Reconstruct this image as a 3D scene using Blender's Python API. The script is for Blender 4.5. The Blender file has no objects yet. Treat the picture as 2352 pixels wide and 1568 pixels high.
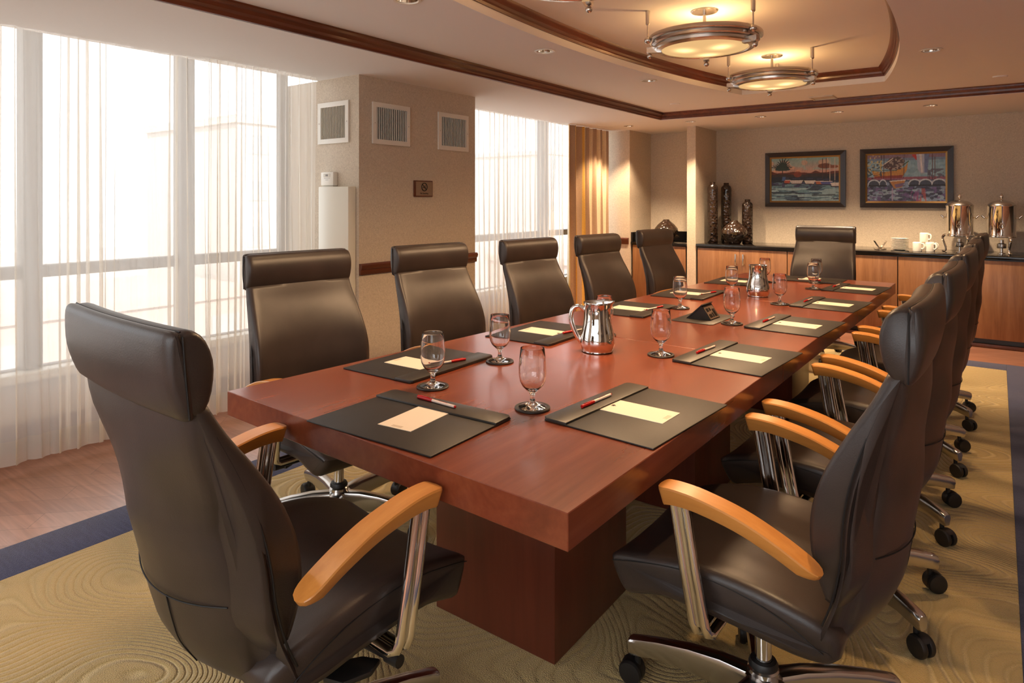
import bpy, bmesh, math, random
import numpy as np
from mathutils import Vector, Matrix
from math import sin, cos, pi, radians, sqrt
random.seed(7)
sc = bpy.context.scene
COL = sc.collection

# ------------------------------------------------------------------ materials
def lin(r, g, b):
    f = lambda c: (c/255/12.92) if c/255 <= 0.04045 else ((c/255+0.055)/1.055)**2.4
    return (f(r), f(g), f(b), 1)

class NT:
    def __init__(s, name):
        s.m = bpy.data.materials.new(name); s.m.use_nodes = True
        s.t = s.m.node_tree; s.t.nodes.clear()
        s.out = s.n('ShaderNodeOutputMaterial')
    def n(s, typ, **kw):
        nd = s.t.nodes.new(typ)
        for k, v in kw.items():
            if hasattr(nd, k): setattr(nd, k, v)
            else: nd.inputs[k.replace('_', ' ')].default_value = v
        return nd
    def l(s, a, b): s.t.links.new(a, b)
    def coord(s, scale=(1, 1, 1), rot=(0, 0, 0), kind='Object'):
        tc = s.n('ShaderNodeTexCoord'); mp = s.n('ShaderNodeMapping')
        mp.inputs['Scale'].default_value = scale; mp.inputs['Rotation'].default_value = rot
        s.l(tc.outputs[kind], mp.inputs['Vector']); return mp.outputs['Vector']
    def ramp(s, fac, stops):
        r = s.n('ShaderNodeValToRGB'); e = r.color_ramp.elements
        while len(e) < len(stops): e.new(0.5)
        for i, (p, c) in enumerate(stops): e[i].position = p; e[i].color = c
        s.l(fac, r.inputs['Fac']); return r.outputs['Color']
    def bsdf(s, **kw):
        b = s.n('ShaderNodeBsdfPrincipled')
        for k, v in kw.items(): b.inputs[k].default_value = v
        s.l(b.outputs[0], s.out.inputs['Surface']); return b
    def bump(s, h, b, strength=0.3, dist=0.01):
        bp = s.n('ShaderNodeBump'); bp.inputs['Strength'].default_value = strength; bp.inputs['Distance'].default_value = dist
        s.l(h, bp.inputs['Height']); s.l(bp.outputs[0], b.inputs['Normal'])
    def math(s, op, a, b=None):
        m = s.n('ShaderNodeMath'); m.operation = op
        for i, v in enumerate((a, b)):
            if v is None: continue
            if isinstance(v, (int, float)): m.inputs[i].default_value = v
            else: s.l(v, m.inputs[i])
        return m.outputs[0]
    def noise(s, vec, scale=5, detail=3, rough=0.5, dist=0):
        n = s.n('ShaderNodeTexNoise')
        n.inputs['Scale'].default_value = scale; n.inputs['Detail'].default_value = detail
        n.inputs['Roughness'].default_value = rough; n.inputs['Distortion'].default_value = dist
        if vec is not None: s.l(vec, n.inputs['Vector'])
        return n.outputs['Fac']

def plain(name, col, rough=0.5, metal=0.0, **kw):
    t = NT(name); t.bsdf(**{'Base Color': col, 'Roughness': rough, 'Metallic': metal}, **kw); return t.m

def leather(name, c1, c2, rough=0.4):
    t = NT(name); v = t.coord()
    b = t.bsdf(**{'Roughness': rough, 'Specular IOR Level': 0.5})
    n1 = t.noise(v, 9, 3)
    t.l(t.ramp(n1, [(0.3, c1), (0.75, c2)]), b.inputs['Base Color'])
    n2 = t.noise(v, 420, 2); t.bump(n2, b, 0.12, 0.002); return t.m

def wood(name, c1, c2, c3, axis='x', rough=0.3, scale=1.0, bump=0.05, coat=0.0, rotz=0.0):
    t = NT(name)
    sc_ = {'x': (1.2, 16, 16), 'y': (16, 1.2, 16), 'z': (16, 16, 1.2)}[axis]
    v = t.coord(tuple(k*scale for k in sc_), (0, 0, rotz))
    b = t.bsdf(**{'Roughness': rough, 'Coat Weight': coat, 'Coat Roughness': 0.12})
    n1 = t.noise(v, 1.0, 6, 0.6, 0.6); n2 = t.noise(v, 6.0, 4, 0.6)
    mx = t.math('ADD', t.math('MULTIPLY', n1, 0.75), t.math('MULTIPLY', n2, 0.25))
    t.l(t.ramp(mx, [(0.3, c1), (0.5, c2), (0.72, c3)]), b.inputs['Base Color'])
    if bump: t.bump(n2, b, bump, 0.002)
    return t.m

def wallpaper(name, c1, c2):
    t = NT(name); v = t.coord()
    b = t.bsdf(**{'Roughness': 0.75})
    n = t.noise(v, 95, 2, 0.6, 1.5)
    t.l(t.ramp(n, [(0.35, c1), (0.65, c2)]), b.inputs['Base Color'])
    t.bump(n, b, 0.45, 0.004); return t.m

def rug_mat(name, c1, c2, c3, swirl=True):
    t = NT(name); v = t.coord((1, 1, 0.0))
    b = t.bsdf(**{'Roughness': 0.95, 'Sheen Weight': 0.25, 'Sheen Roughness': 0.4})
    fine = t.noise(v, 260, 2)
    if swirl:
        big = t.noise(v, 1.35, 1.0, 0.4, 0.25)
        wob = t.noise(v, 9, 2)
        ph = t.math('ADD', t.math('MULTIPLY', big, 380.0), t.math('MULTIPLY', wob, 3.0))
        s = t.math('SINE', ph)
        patch = t.noise(v, 0.9, 1)
        pm = t.ramp(patch, [(0.35, (0.25, 0.25, 0.25, 1)), (0.6, (1, 1, 1, 1))])
        line = t.math('MULTIPLY', t.math('POWER', t.math('ADD', t.math('MULTIPLY', s, 0.5), 0.5), 2.5), pm)
        h = t.math('ADD', t.math('MULTIPLY', line, -0.8), t.math('MULTIPLY', fine, 0.6))
        cc = t.math('ADD', t.math('MULTIPLY', line, 0.55), t.math('MULTIPLY', fine, 0.45))
        t.l(t.ramp(cc, [(0.1, c1), (0.4, c2), (0.8, c3)]), b.inputs['Base Color'])
        t.bump(h, b, 0.9, 0.012)
    else:
        st = t.noise(t.coord((4, 30, 0)), 3, 4)
        cc = t.math('ADD', t.math('MULTIPLY', st, 0.6), t.math('MULTIPLY', fine, 0.4))
        t.l(t.ramp(cc, [(0.3, c1), (0.5, c2), (0.75, c3)]), b.inputs['Base Color'])
        t.bump(fine, b, 0.7, 0.006)
    return t.m

def floor_mat():
    t = NT('wood_plank_floor'); v = t.coord((1, 1, 1), (0, 0, radians(-45)))
    b = t.bsdf(**{'Roughness': 0.3, 'Specular IOR Level': 0.7, 'Coat Weight': 1.0, 'Coat Roughness': 0.25})
    br = t.n('ShaderNodeTexBrick'); br.offset = 0.37
    for k, val in {'Scale': 1.0, 'Mortar Size': 0.0012, 'Brick Width': 1.1, 'Row Height': 0.13, 'Bias': -0.2}.items(): br.inputs[k].default_value = val
    br.inputs['Color1'].default_value = lin(178, 126, 102); br.inputs['Color2'].default_value = lin(158, 106, 84)
    br.inputs['Mortar'].default_value = lin(124, 84, 66)
    t.l(v, br.inputs['Vector'])
    v2 = t.coord((1.3, 22, 1), (0, 0, radians(-45)))
    g = t.noise(v2, 2.0, 5, 0.6, 0.5)
    mx = t.n('ShaderNodeMixRGB'); mx.blend_type = 'MULTIPLY'; mx.inputs['Fac'].default_value = 0.7
    t.l(br.outputs['Color'], mx.inputs['Color1'])
    t.l(t.ramp(g, [(0.3, (0.55, 0.5, 0.48, 1)), (0.65, (1.1, 1.1, 1.1, 1))]), mx.inputs['Color2'])
    t.l(mx.outputs[0], b.inputs['Base Color'])
    t.bump(g, b, 0.08, 0.002); return t.m

def sheer_mat(name, transp, col):
    t = NT(name)
    tr = t.n('ShaderNodeBsdfTransparent'); tr.inputs['Color'].default_value = (1, 0.985, 0.955, 1)
    tl = t.n('ShaderNodeBsdfTranslucent'); tl.inputs['Color'].default_value = col
    df = t.n('ShaderNodeBsdfDiffuse'); df.inputs['Color'].default_value = col
    m1 = t.n('ShaderNodeMixShader'); m1.inputs[0].default_value = 0.45
    t.l(tl.outputs[0], m1.inputs[1]); t.l(df.outputs[0], m1.inputs[2])
    m2 = t.n('ShaderNodeMixShader'); m2.inputs[0].default_value = 1-transp
    t.l(tr.outputs[0], m2.inputs[1]); t.l(m1.outputs[0], m2.inputs[2])
    t.l(m2.outputs[0], t.out.inputs['Surface']); return t.m

def glass_mat(name):
    t = NT(name)
    g = t.bsdf(**{'Base Color': (1, 1, 1, 1), 'Roughness': 0.0, 'IOR': 1.45, 'Transmission Weight': 1.0})
    return t.m

def pane_mat(name, tint):
    t = NT(name)
    a = t.n('ShaderNodeBsdfTransparent'); a.inputs['Color'].default_value = tint
    g = t.n('ShaderNodeBsdfGlossy'); g.inputs['Roughness'].default_value = 0.02
    m = t.n('ShaderNodeMixShader'); m.inputs[0].default_value = 0.06
    t.l(a.outputs[0], m.inputs[1]); t.l(g.outputs[0], m.inputs[2]); t.l(m.outputs[0], t.out.inputs['Surface']); return t.m

def emit(name, col, s):
    t = NT(name); e = t.n('ShaderNodeEmission'); e.inputs['Color'].default_value = col; e.inputs['Strength'].default_value = s
    t.l(e.outputs[0], t.out.inputs['Surface']); return t.m

def lens_mat():
    # frosted lamp glass with three bulbs glowing through it
    t = NT('frosted_lamp_glass'); tc = t.n('ShaderNodeTexCoord')
    tot = None
    for k in range(3):
        a = radians(100+120*k)
        d = t.n('ShaderNodeVectorMath'); d.operation = 'DISTANCE'
        t.l(tc.outputs['Object'], d.inputs[0]); d.inputs[1].default_value = (0.105*cos(a), 0.105*sin(a), -0.012)
        q = t.math('DIVIDE', d.outputs['Value'], 0.045)
        gss = t.math('POWER', 2.718, t.math('MULTIPLY', t.math('MULTIPLY', q, q), -1.0))
        tot = gss if tot is None else t.math('ADD', tot, gss)
    e = t.n('ShaderNodeEmission'); e.inputs['Color'].default_value = (1.0, 0.60, 0.25, 1)
    t.l(t.math('ADD', t.math('MULTIPLY', tot, LENS_HOT), LENS_BASE), e.inputs['Strength'])
    t.l(e.outputs[0], t.out.inputs['Surface']); return t.m

def attr_mat(name, rough=0.45):
    t = NT(name); a = t.n('ShaderNodeVertexColor'); a.layer_name = 'Col'
    b = t.bsdf(**{'Roughness': rough}); t.l(a.outputs['Color'], b.inputs['Base Color'])
    t.bump(t.noise(t.coord((1, 1, 1)), 120, 3), b, 0.25, 0.004); return t.m

LENS_HOT, LENS_BASE = 1.5, 0.46
M = {}
M['leather'] = leather('brown_leather', lin(50, 41, 37), lin(62, 51, 46), 0.38)
M['leather_dark'] = plain('seam_thread', lin(18, 14, 13), 0.6)
M['pad'] = leather('black_pad_leather', lin(34, 28, 24), lin(40, 34, 29), 0.5)
M['pad2'] = leather('black_pocket_leather', lin(42, 36, 30), lin(50, 43, 36), 0.42)
M['arm'] = wood('honey_maple_wood', lin(190, 122, 56), lin(208, 140, 68), lin(222, 156, 84), 'x', 0.32, 1.0, 0.03, 0.2)
M['table_top'] = wood('cherry_tabletop_wood', lin(108, 49, 29), lin(129, 62, 38), lin(146, 77, 48), 'y', 0.27, 0.55, 0.03, 0.25)
M['table_side'] = wood('cherry_pedestal_wood', lin(84, 36, 24), lin(100, 45, 30), lin(114, 55, 37), 'z', 0.35, 0.6, 0.03, 0.1)
M['crown'] = wood('dark_crown_wood', lin(66, 30, 18), lin(92, 44, 26), lin(122, 62, 38), 'y', 0.35, 0.9, 0.05, 0.1)
M['veneer'] = wood('cabinet_veneer', lin(118, 79, 51), lin(137, 95, 62), lin(154, 111, 77), 'z', 0.38, 1.6, 0.03)
M['chrome'] = plain('polished_chrome', (0.78, 0.75, 0.72, 1), 0.08, 1.0)
M['alu'] = plain('polished_aluminium', (0.62, 0.60, 0.58, 1), 0.2, 1.0)
M['nickel'] = plain('brushed_nickel', (0.64, 0.60, 0.56, 1), 0.24, 1.0)
M['steel'] = plain('polished_steel', (0.80, 0.77, 0.73, 1), 0.05, 1.0)
M['blackp'] = plain('black_plastic', lin(26, 23, 22), 0.45)
M['granite'] = plain('black_granite', lin(20, 18, 18), 0.08)
M['black'] = plain('black_lacquer', lin(22, 18, 16), 0.35)
M['wall'] = wallpaper('beige_wallpaper', lin(190, 174, 154), lin(212, 197, 176))
M['ceil'] = plain('ceiling_paint', lin(234, 232, 229), 0.85)
M['white'] = plain('white_enamel', lin(228, 222, 210), 0.4)
M['cream'] = plain('cream_enamel', lin(222, 216, 200), 0.35)
M['darkvoid'] = plain('duct_shade_dark', lin(40, 32, 26), 0.8)
M['louver'] = plain('louver_enamel', lin(206, 198, 182), 0.45)
M['rug_gold'] = rug_mat('gold_carved_pile', lin(202, 174, 116), lin(184, 157, 100), lin(222, 198, 142))
M['rug_blue'] = rug_mat('navy_pile', lin(44, 48, 78), lin(54, 59, 92), lin(70, 76, 110), False)
M['floor'] = floor_mat()
M['sheer'] = sheer_mat('sheer_voile', 0.44, (0.95, 0.925, 0.875, 1))
M['sheer_hem'] = sheer_mat('sheer_hem_voile', 0.32, (0.84, 0.80, 0.72, 1))
def satin(name, c, scale=60):
    t = NT(name); b = t.bsdf(**{'Roughness': 0.42, 'Sheen Weight': 0.3})
    n = t.noise(t.coord((1, 1, 6)), scale, 2)
    d = tuple(k*0.8 for k in c[:3])+(1,)
    t.l(t.ramp(n, [(0.35, d), (0.65, c)]), b.inputs['Base Color']); return t.m
M['drape_gold'] = satin('gold_satin', lin(222, 172, 72)); M['drape_cream'] = satin('cream_satin', lin(238, 218, 184)); M['drape_brown'] = satin('taupe_satin', lin(178, 146, 116))
M['winframe'] = plain('window_frame_grey', lin(124, 117, 110), 0.5)
M['glass'] = glass_mat('clear_glass'); M['pane'] = pane_mat('dimming_tint_glass', (0.72, 0.72, 0.72, 1)); M['pane_clear'] = pane_mat('clear_window_glass', (0.97, 0.98, 0.98, 1))  # grey tint added to the left panes to dim the daylight
M['card'] = plain('ivory_card', lin(240, 226, 206), 0.6)
M['card_white'] = plain('pale_card', lin(244, 232, 220), 0.6)
M['ink'] = plain('brown_ink', lin(70, 50, 40), 0.6); M['ink_pale'] = plain('pale_ink', lin(196, 172, 140), 0.6)
M['pen_white'] = plain('pen_white', lin(244, 220, 204), 0.3); M['pen_red'] = plain('pen_red', lin(190, 22, 22), 0.3)
M['porcelain'] = plain('white_porcelain', lin(238, 232, 222), 0.2)
M['paint'] = attr_mat('oil_paint')
M['gilt'] = plain('gilt_liner', lin(150, 118, 70), 0.35, 0.6)
M['frame'] = plain('dark_picture_frame', lin(44, 32, 26), 0.35)
M['plaque'] = plain('bronze_plaque', lin(150, 128, 108), 0.4, 0.3)
M['baseb'] = wood('dark_baseboard_wood', lin(70, 40, 28), lin(92, 54, 38), lin(110, 66, 46), 'y', 0.4, 0.8)
M['hammer'] = None
def hammered():
    t = NT('dark_bronze_ceramic'); b = t.bsdf(**{'Base Color': lin(52, 36, 28), 'Roughness': 0.14, 'Specular IOR Level': 0.8, 'Coat Weight': 0.5})
    v = t.n('ShaderNodeTexVoronoi'); v.inputs['Scale'].default_value = 30; t.l(t.coord((1, 1, 1)), v.inputs['Vector'])
    t.bump(v.outputs['Distance'], b, 0.6, 0.02)
    t.l(t.ramp(v.outputs['Distance'], [(0.1, lin(58, 40, 30)), (0.6, lin(44, 31, 24))]), b.inputs['Base Color']); return t.m
M['hammer'] = hammered()
M['lens'] = lens_mat()
M['bulb'] = emit('halogen_bulb', (1.0, 0.74, 0.44, 1), 7)
M['can'] = plain('mirror_reflector', (0.75, 0.66, 0.56, 1), 0.12, 1.0)
M['ext_wall'] = plain('haze_paled_concrete', lin(206, 200, 194), 0.8); M['ext_glass'] = plain('hazy_window_band', lin(172, 176, 178), 0.4)  # walls and window bands paled: distance haze put into the colour
M['ext_ground'] = plain('snowy_ground', lin(190, 182, 176), 0.9); M['ext_hill'] = plain('hazy_hill', lin(200, 200, 198), 0.9); M['ext_brick'] = plain('hazy_brick', lin(188, 172, 164), 0.9)  # hill and brick carry distance haze in their pale colour

# ------------------------------------------------------------------ mesh helpers
def obj(name, bm, mat, parent=None, smooth=True, angle=35, mats=None):
    bmesh.ops.recalc_face_normals(bm, faces=bm.faces)
    me = bpy.data.meshes.new(name); bm.to_mesh(me); bm.free()
    for m in (mats or [mat]): me.materials.append(m)
    if smooth:
        me.polygons.foreach_set('use_smooth', [True]*len(me.polygons)); me.set_sharp_from_angle(angle=radians(angle))
    o = bpy.data.objects.new(name, me); COL.objects.link(o)
    if parent: o.parent = parent
    return o

def tag(o, label=None, cat=None, group=None, kind=None):
    if label: o['label'] = label
    if cat: o['category'] = cat
    if group: o['group'] = group
    if kind: o['kind'] = kind
    return o

def thing(name, label, cat, loc=(0, 0, 0), rz=0.0, group=None):
    o = bpy.data.objects.new(name, None); COL.objects.link(o); o.empty_display_size = 0.05
    o.location = loc; o.rotation_euler = (0, 0, rz); return tag(o, label, cat, group)

def copy_tree(o, parent=None):
    c = o.copy(); COL.objects.link(c); c.parent = parent
    for ch in list(o.children): copy_tree(ch, c)
    return c

def struct(name, bm, mat, **kw):
    o = obj(name, bm, mat, **kw); o['kind'] = 'structure'; return o

def box(bm, x0, x1, y0, y1, z0, z1, bev=0.0, seg=2):
    v = [bm.verts.new(p) for p in ((x0,y0,z0),(x1,y0,z0),(x1,y1,z0),(x0,y1,z0),(x0,y0,z1),(x1,y0,z1),(x1,y1,z1),(x0,y1,z1))]
    fs = [bm.faces.new([v[i] for i in q]) for q in ((0,3,2,1),(4,5,6,7),(0,1,5,4),(1,2,6,5),(2,3,7,6),(3,0,4,7))]
    if bev > 0:
        es = list({e for f in fs for e in f.edges})
        bmesh.ops.bevel(bm, geom=es, offset=bev, segments=seg, affect='EDGES', profile=0.5)
    return fs

def B(*a, **k):
    bm = bmesh.new(); box(bm, *a, **k); return bm

def prism(bm, pts, z0, z1, bev=0.0, seg=2):
    lo = [bm.verts.new((x, y, z0)) for x, y in pts]; hi = [bm.verts.new((x, y, z1)) for x, y in pts]
    n = len(pts); fs = [bm.faces.new(lo[::-1]), bm.faces.new(hi)]
    for i in range(n): fs.append(bm.faces.new((lo[i], lo[(i+1) % n], hi[(i+1) % n], hi[i])))
    if bev > 0:
        bmesh.ops.bevel(bm, geom=list({e for f in fs for e in f.edges}), offset=bev, segments=seg, affect='EDGES', profile=0.5)

def lathe(bm, prof, cx=0, cy=0, n=32, close=False):
    rings = []
    for r, z in prof:
        if r < 1e-5: rings.append([bm.verts.new((cx, cy, z))])
        else: rings.append([bm.verts.new((cx+r*cos(2*pi*i/n), cy+r*sin(2*pi*i/n), z)) for i in range(n)])
    prs = list(zip(rings, rings[1:]))
    if close: prs.append((rings[-1], rings[0]))
    for a, b in prs:
        for i in range(n):
            j = (i+1) % n
            if len(a) == 1 and len(b) == 1: break
            if len(a) == 1: bm.faces.new((a[0], b[j], b[i]))
            elif len(b) == 1: bm.faces.new((a[i], a[j], b[0]))
            else: bm.faces.new((a[i], a[j], b[j], b[i]))

def tube(bm, pts, r, n=10, cap=True, flat=None):
    pts = [Vector(p) for p in pts]; rings = []
    up = Vector((0, 0, 1))
    for i, p in enumerate(pts):
        t = (pts[min(i+1, len(pts)-1)]-pts[max(i-1, 0)]).normalized()
        if i == 0:
            a = up if abs(t.dot(up)) < 0.9 else Vector((1, 0, 0))
            s = t.cross(a).normalized()
        else:
            s = (s-t*s.dot(t)).normalized()
        q = t.cross(s); rr = r[i] if isinstance(r, (list, tuple)) else r
        fl = flat or 1.0
        rings.append([bm.verts.new(p+s*rr*cos(2*pi*k/n)+q*rr*fl*sin(2*pi*k/n)) for k in range(n)])
    for a, b in zip(rings, rings[1:]):
        for k in range(n): bm.faces.new((a[k], a[(k+1) % n], b[(k+1) % n], b[k]))
    if cap: bm.faces.new(rings[0][::-1]); bm.faces.new(rings[-1])

def ball(bm, c, r, n=16, m=10):
    prof = [(r*sin(pi*i/m) if 0 < i < m else 0, c[2]-r*cos(pi*i/m)) for i in range(m+1)]
    lathe(bm, prof, c[0], c[1], n)

def smooth_path(pts, k=5):
    P = [Vector(p) for p in pts]; out = []
    for i in range(len(P)-1):
        p0 = P[max(i-1, 0)]; p1 = P[i]; p2 = P[i+1]; p3 = P[min(i+2, len(P)-1)]
        for j in range(k):
            t = j/k
            out.append(0.5*((2*p1)+(p2-p0)*t+(2*p0-5*p1+4*p2-p3)*t*t+(3*p1-p0-3*p2+p3)*t**3))
    out.append(P[-1]); return out

def spline2(pts, k=4):
    return [(v.x, v.y) for v in smooth_path([(a, b, 0) for a, b in pts], k)]

def loft_y(bm, prof, hw, r=0.02, bow=0.0, dish=None, bow0=None, back_from=None):
    """closed side profile (f,z) swept across the width y, sides rounded by inset r"""
    n = len(prof)
    nor = []
    area = sum(prof[i][0]*prof[(i+1) % n][1]-prof[(i+1) % n][0]*prof[i][1] for i in range(n))
    sg = 1 if area > 0 else -1
    for i in range(n):
        a = prof[i-1]; b = prof[(i+1) % n]; dx, dz = b[0]-a[0], b[1]-a[1]; L = max(1e-9, sqrt(dx*dx+dz*dz))
        nor.append((-dz/L*sg, dx/L*sg))
    cx = sum(p[0] for p in prof)/n; cz = sum(p[1] for p in prof)/n
    ts = [-1, -0.985, -0.955, -0.91, -0.8, -0.55, -0.28, 0, 0.28, 0.55, 0.8, 0.91, 0.955, 0.985, 1]
    def ins(t):
        d = (1-abs(t))/0.09
        return 0 if d >= 1 else r*(1-sqrt(max(0, 1-(1-d)**2)))
    rings = []
    for t in ts:
        ring = []
        for i, (f, z) in enumerate(prof):
            e = ins(t)*(0.2 if back_from and i >= back_from else 1); w = hw(f, z)
            ff = f+nor[i][0]*e; zz = z+nor[i][1]*e
            ff += (bow(z) if callable(bow) else bow)*(t*t-1)+(bow0(z) if bow0 else 0)
            if dish: zz += dish(f, z, t)
            ring.append(bm.verts.new((ff, t*w, zz)))
        rings.append(ring)
    for a, b in zip(rings, rings[1:]):
        for i in range(n): bm.faces.new((a[i], a[(i+1) % n], b[(i+1) % n], b[i]))
    bm.faces.new(rings[0][::-1]); bm.faces.new(rings[-1])

def text_mesh(name, s, size, mat, parent, matrix, depth=0.0004):
    cu = bpy.data.curves.new('tmp_text', 'FONT'); cu.body = s; cu.size = size; cu.align_x = 'CENTER'; cu.align_y = 'CENTER'; cu.extrude = depth
    o = bpy.data.objects.new('tmp_text', cu); COL.objects.link(o)
    dg = bpy.context.evaluated_depsgraph_get(); me = bpy.data.meshes.new_from_object(o.evaluated_get(dg))
    bpy.data.objects.remove(o); bpy.data.curves.remove(cu)
    me.name = name; me.materials.clear(); me.materials.append(mat); me.transform(matrix)
    p = bpy.data.objects.new(name, me); COL.objects.link(p); p.parent = parent; return p

# ------------------------------------------------------------------ camera
CAMZ = 1.30; YAW = 0.6354
cam = bpy.data.cameras.new('camera'); cam.sensor_width = 36; cam.lens = 1512/2352*36
cam.shift_y = -(784-458.5)/2352; cam.clip_start = 0.02; cam.clip_end = 500
co = bpy.data.objects.new('camera', cam); COL.objects.link(co)
co.location = (0, 0, CAMZ); co.rotation_euler = (pi/2, 0, YAW); sc.camera = co

# ------------------------------------------------------------------ room shell
ZS, ZM, ZR = 2.12, 2.19, 2.30          # soffit, main ceiling, recess
XW, XR, YB, YF = -4.12, 2.3, -2.0, 7.77
XT, YT = -2.798, 6.379                 # soffit edge
struct('floor', B(-4.2, XR, YB, YF+0.2, -0.06, 0.0), M['floor'])
def fill_with_holes(bm, outer, holes, z):
    es = []
    for loop in [outer]+holes:
        v = [bm.verts.new((x, y, z)) for x, y in loop]
        es += [bm.edges.new((v[i], v[(i+1) % len(v)])) for i in range(len(v))]
    bmesh.ops.triangle_fill(bm, use_beauty=True, use_dissolve=False, edges=es, normal=(0, 0, -1))
def circ(x, y, r, n=28): return [(x+r*cos(2*pi*i/n), y+r*sin(2*pi*i/n)) for i in range(n)]
# recess outline: two shallow arcs closed by straight ends
OX, OY, HWD, ARC, HL = -1.215, 3.38, 0.815, 9.3, 2.28
def half(dy): return HWD-(ARC-sqrt(ARC*ARC-dy*dy))
N_ = 40
right_side = [(OX+half(-HL+2*HL*i/N_), OY-HL+2*HL*i/N_) for i in range(N_+1)]
left_side = [(OX-half(HL-2*HL*i/N_), OY+HL-2*HL*i/N_) for i in range(N_+1)]
oval = right_side+left_side
RD = 0.052
main_dl = [(-2.181, 3.287), (-2.098, 4.566), (-0.319, 4.632), (-2.118, 2.085), (-0.30, 3.30), (-0.30, 2.05)]
sof_dl = [(-3.30, 6.66), (-2.589, 6.66), (-1.882, 6.68), (-1.202, 6.74), (-0.469, 6.76)]
bm = bmesh.new()
fill_with_holes(bm, [(XT, YB), (XR, YB), (XR, YT), (XT, YT)], [oval]+[circ(x, y, RD) for x, y in main_dl], ZM)
struct('ceiling', bm, M['ceil'], smooth=False)
bm = bmesh.new()
PK1, PK2 = -3.785, -3.84
fill_with_holes(bm, [(PK1, YB), (XT, YB), (XT, YT), (XR, YT), (XR, YF+0.2), (PK2, YF+0.2), (PK2, 3.5), (PK1, 3.5)], [circ(x, y, RD*0.85) for x, y in sof_dl], ZS)
# vertical step between soffit and main ceiling
for a, b, h in (((XT, YB), (XT, YT), ZM+.02), ((XT, YT), (XR, YT), ZM+.02), ((PK1, YB), (PK1, 3.5), 2.40), ((PK2, 3.5), (PK2, YF), 2.40)):
    q = [bm.verts.new(p) for p in ((*a, ZS), (*b, ZS), (*b, h), (*a, h))]; bm.faces.new(q)
box(bm, -4.2, PK2+.08, YB, YF, 2.40, 2.42)
struct('ceiling_soffit', bm, M['ceil'], smooth=False)
bm = bmesh.new(); n = len(oval)
lo = [bm.verts.new((x, y, ZM)) for x, y in oval]; hi = [bm.verts.new((x, y, ZR)) for x, y in oval]
for i in range(n): bm.faces.new((lo[i], lo[(i+1) % n], hi[(i+1) % n], hi[i]))
bm.faces.new(hi)
struct('ceiling_recess', bm, M['ceil'], angle=30)
# blocking slab above the ceilings keeps daylight out of the plenum
struct('ceiling_slab', B(-4.3, XR+0.1, YB-0.1, YF+0.4, 2.62, 2.70), M['ceil'], smooth=False)

def sweep_profile(name, path, prof, inward, mat, closed=False):
    """moulding: profile (out, z) pushed along the inward normal of a plan path"""
    bm = bmesh.new(); n = len(path); rings = []
    for i, (x, y) in enumerate(path):
        pr = path[i-1] if (i > 0 or closed) else None; nx = path[(i+1) % n] if (i < n-1 or closed) else None
        ns = []
        for a, b in ((pr, (x, y)), ((x, y), nx)):
            if a is None or b is None: continue
            dx, dy = b[0]-a[0], b[1]-a[1]; L = sqrt(dx*dx+dy*dy)
            if L > 1e-9: ns.append(Vector((-dy/L, dx/L))*inward)
        m = sum(ns, Vector((0, 0))).normalized(); k = 1/max(0.3, m.dot(ns[0])); m = m*k
        rings.append([bm.verts.new((x+m.x*o, y+m.y*o, z)) for o, z in prof])
    k = len(prof)
    seg = list(zip(rings, rings[1:]))+([(rings[-1], rings[0])] if closed else [])
    for a, b in seg:
        for j in range(k): bm.faces.new((a[j], a[(j+1) % k], b[(j+1) % k], b[j]))
    if not closed: bm.faces.new(rings[0]); bm.faces.new(rings[-1][::-1])
    return struct(name, bm, mat, angle=25)
cp = [(0, ZS+0.003), (0.012, ZS+0.003), (0.016, ZS+0.014), (0.022, ZS+0.02), (0.024, ZS+0.034), (0.036, ZS+0.046), (0.046, ZS+0.05), (0.048, ZS+0.062), (0.056, ZM-0.001), (0, ZM-0.001)]
sweep_profile('trim_1', [(XT, YB), (XT, YT), (XR, YT)], cp, -1, M['crown'])
z1 = ZM+0.042
op = [(0, z1), (0.010, z1), (0.014, z1+0.014), (0.022, z1+0.02), (0.024, z1+0.034), (0.034, z1+0.042), (0.042, ZR-0.012), (0.046, ZR-0.001), (0, ZR-0.001)]
sweep_profile('trim_2', oval, op, 1, M['crown'], closed=True)

# left wall: sill walls, column between the windows, end returns, lintel
def sbox(name, mat, *a, **k): return struct(name, B(*a, **k), mat, smooth=False)
SILL = 0.36
bm = bmesh.new(); box(bm, XW-0.1, XW, YB, 2.87, 0, SILL); box(bm, XW-0.1, XW, 4.06, 7.07, 0, SILL)
box(bm, XW-0.1, XW, YB, 2.87, 2.40, 2.62); box(bm, XW-0.1, XW, 4.06, 7.07, 2.40, 2.62)
struct('wall_left', bm, M['wall'], smooth=False)
sbox('wall_column', M['wall'], XW-0.1, -3.36, 2.87, 4.06, 0, ZS)
bm = bmesh.new(); box(bm, XW-0.1, -3.49, 7.07, 7.80, 0, ZS); struct('wall_return', bm, M['wall'], smooth=False)
sbox('wall_niche', M['wall'], -3.49, -2.80, 7.66, 7.80, 0, ZS)
sbox('wall_stub', M['wall'], -2.80, -2.70, 7.10, 7.80, 0, ZS)
sbox('wall_far', M['wall'], -2.70, XR, 7.77, 7.87, 0, ZS)
sbox('wall_right', M['wall'], XR, XR+0.1, YB, 7.87, 0, 2.62)
BW0, BW1 = -2.4, 2.0  # opening added in the unseen back wall to let in fill daylight
bm = bmesh.new(); box(bm, XW-0.1, BW0, YB-0.1, YB, 0, 2.62); box(bm, BW1, XR+0.1, YB-0.1, YB, 0, 2.62); box(bm, BW0, BW1, YB-0.1, YB, 0, .75); box(bm, BW0, BW1, YB-0.1, YB, 2.05, 2.62)
struct('wall_back', bm, M['wall'], smooth=False)
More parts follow.
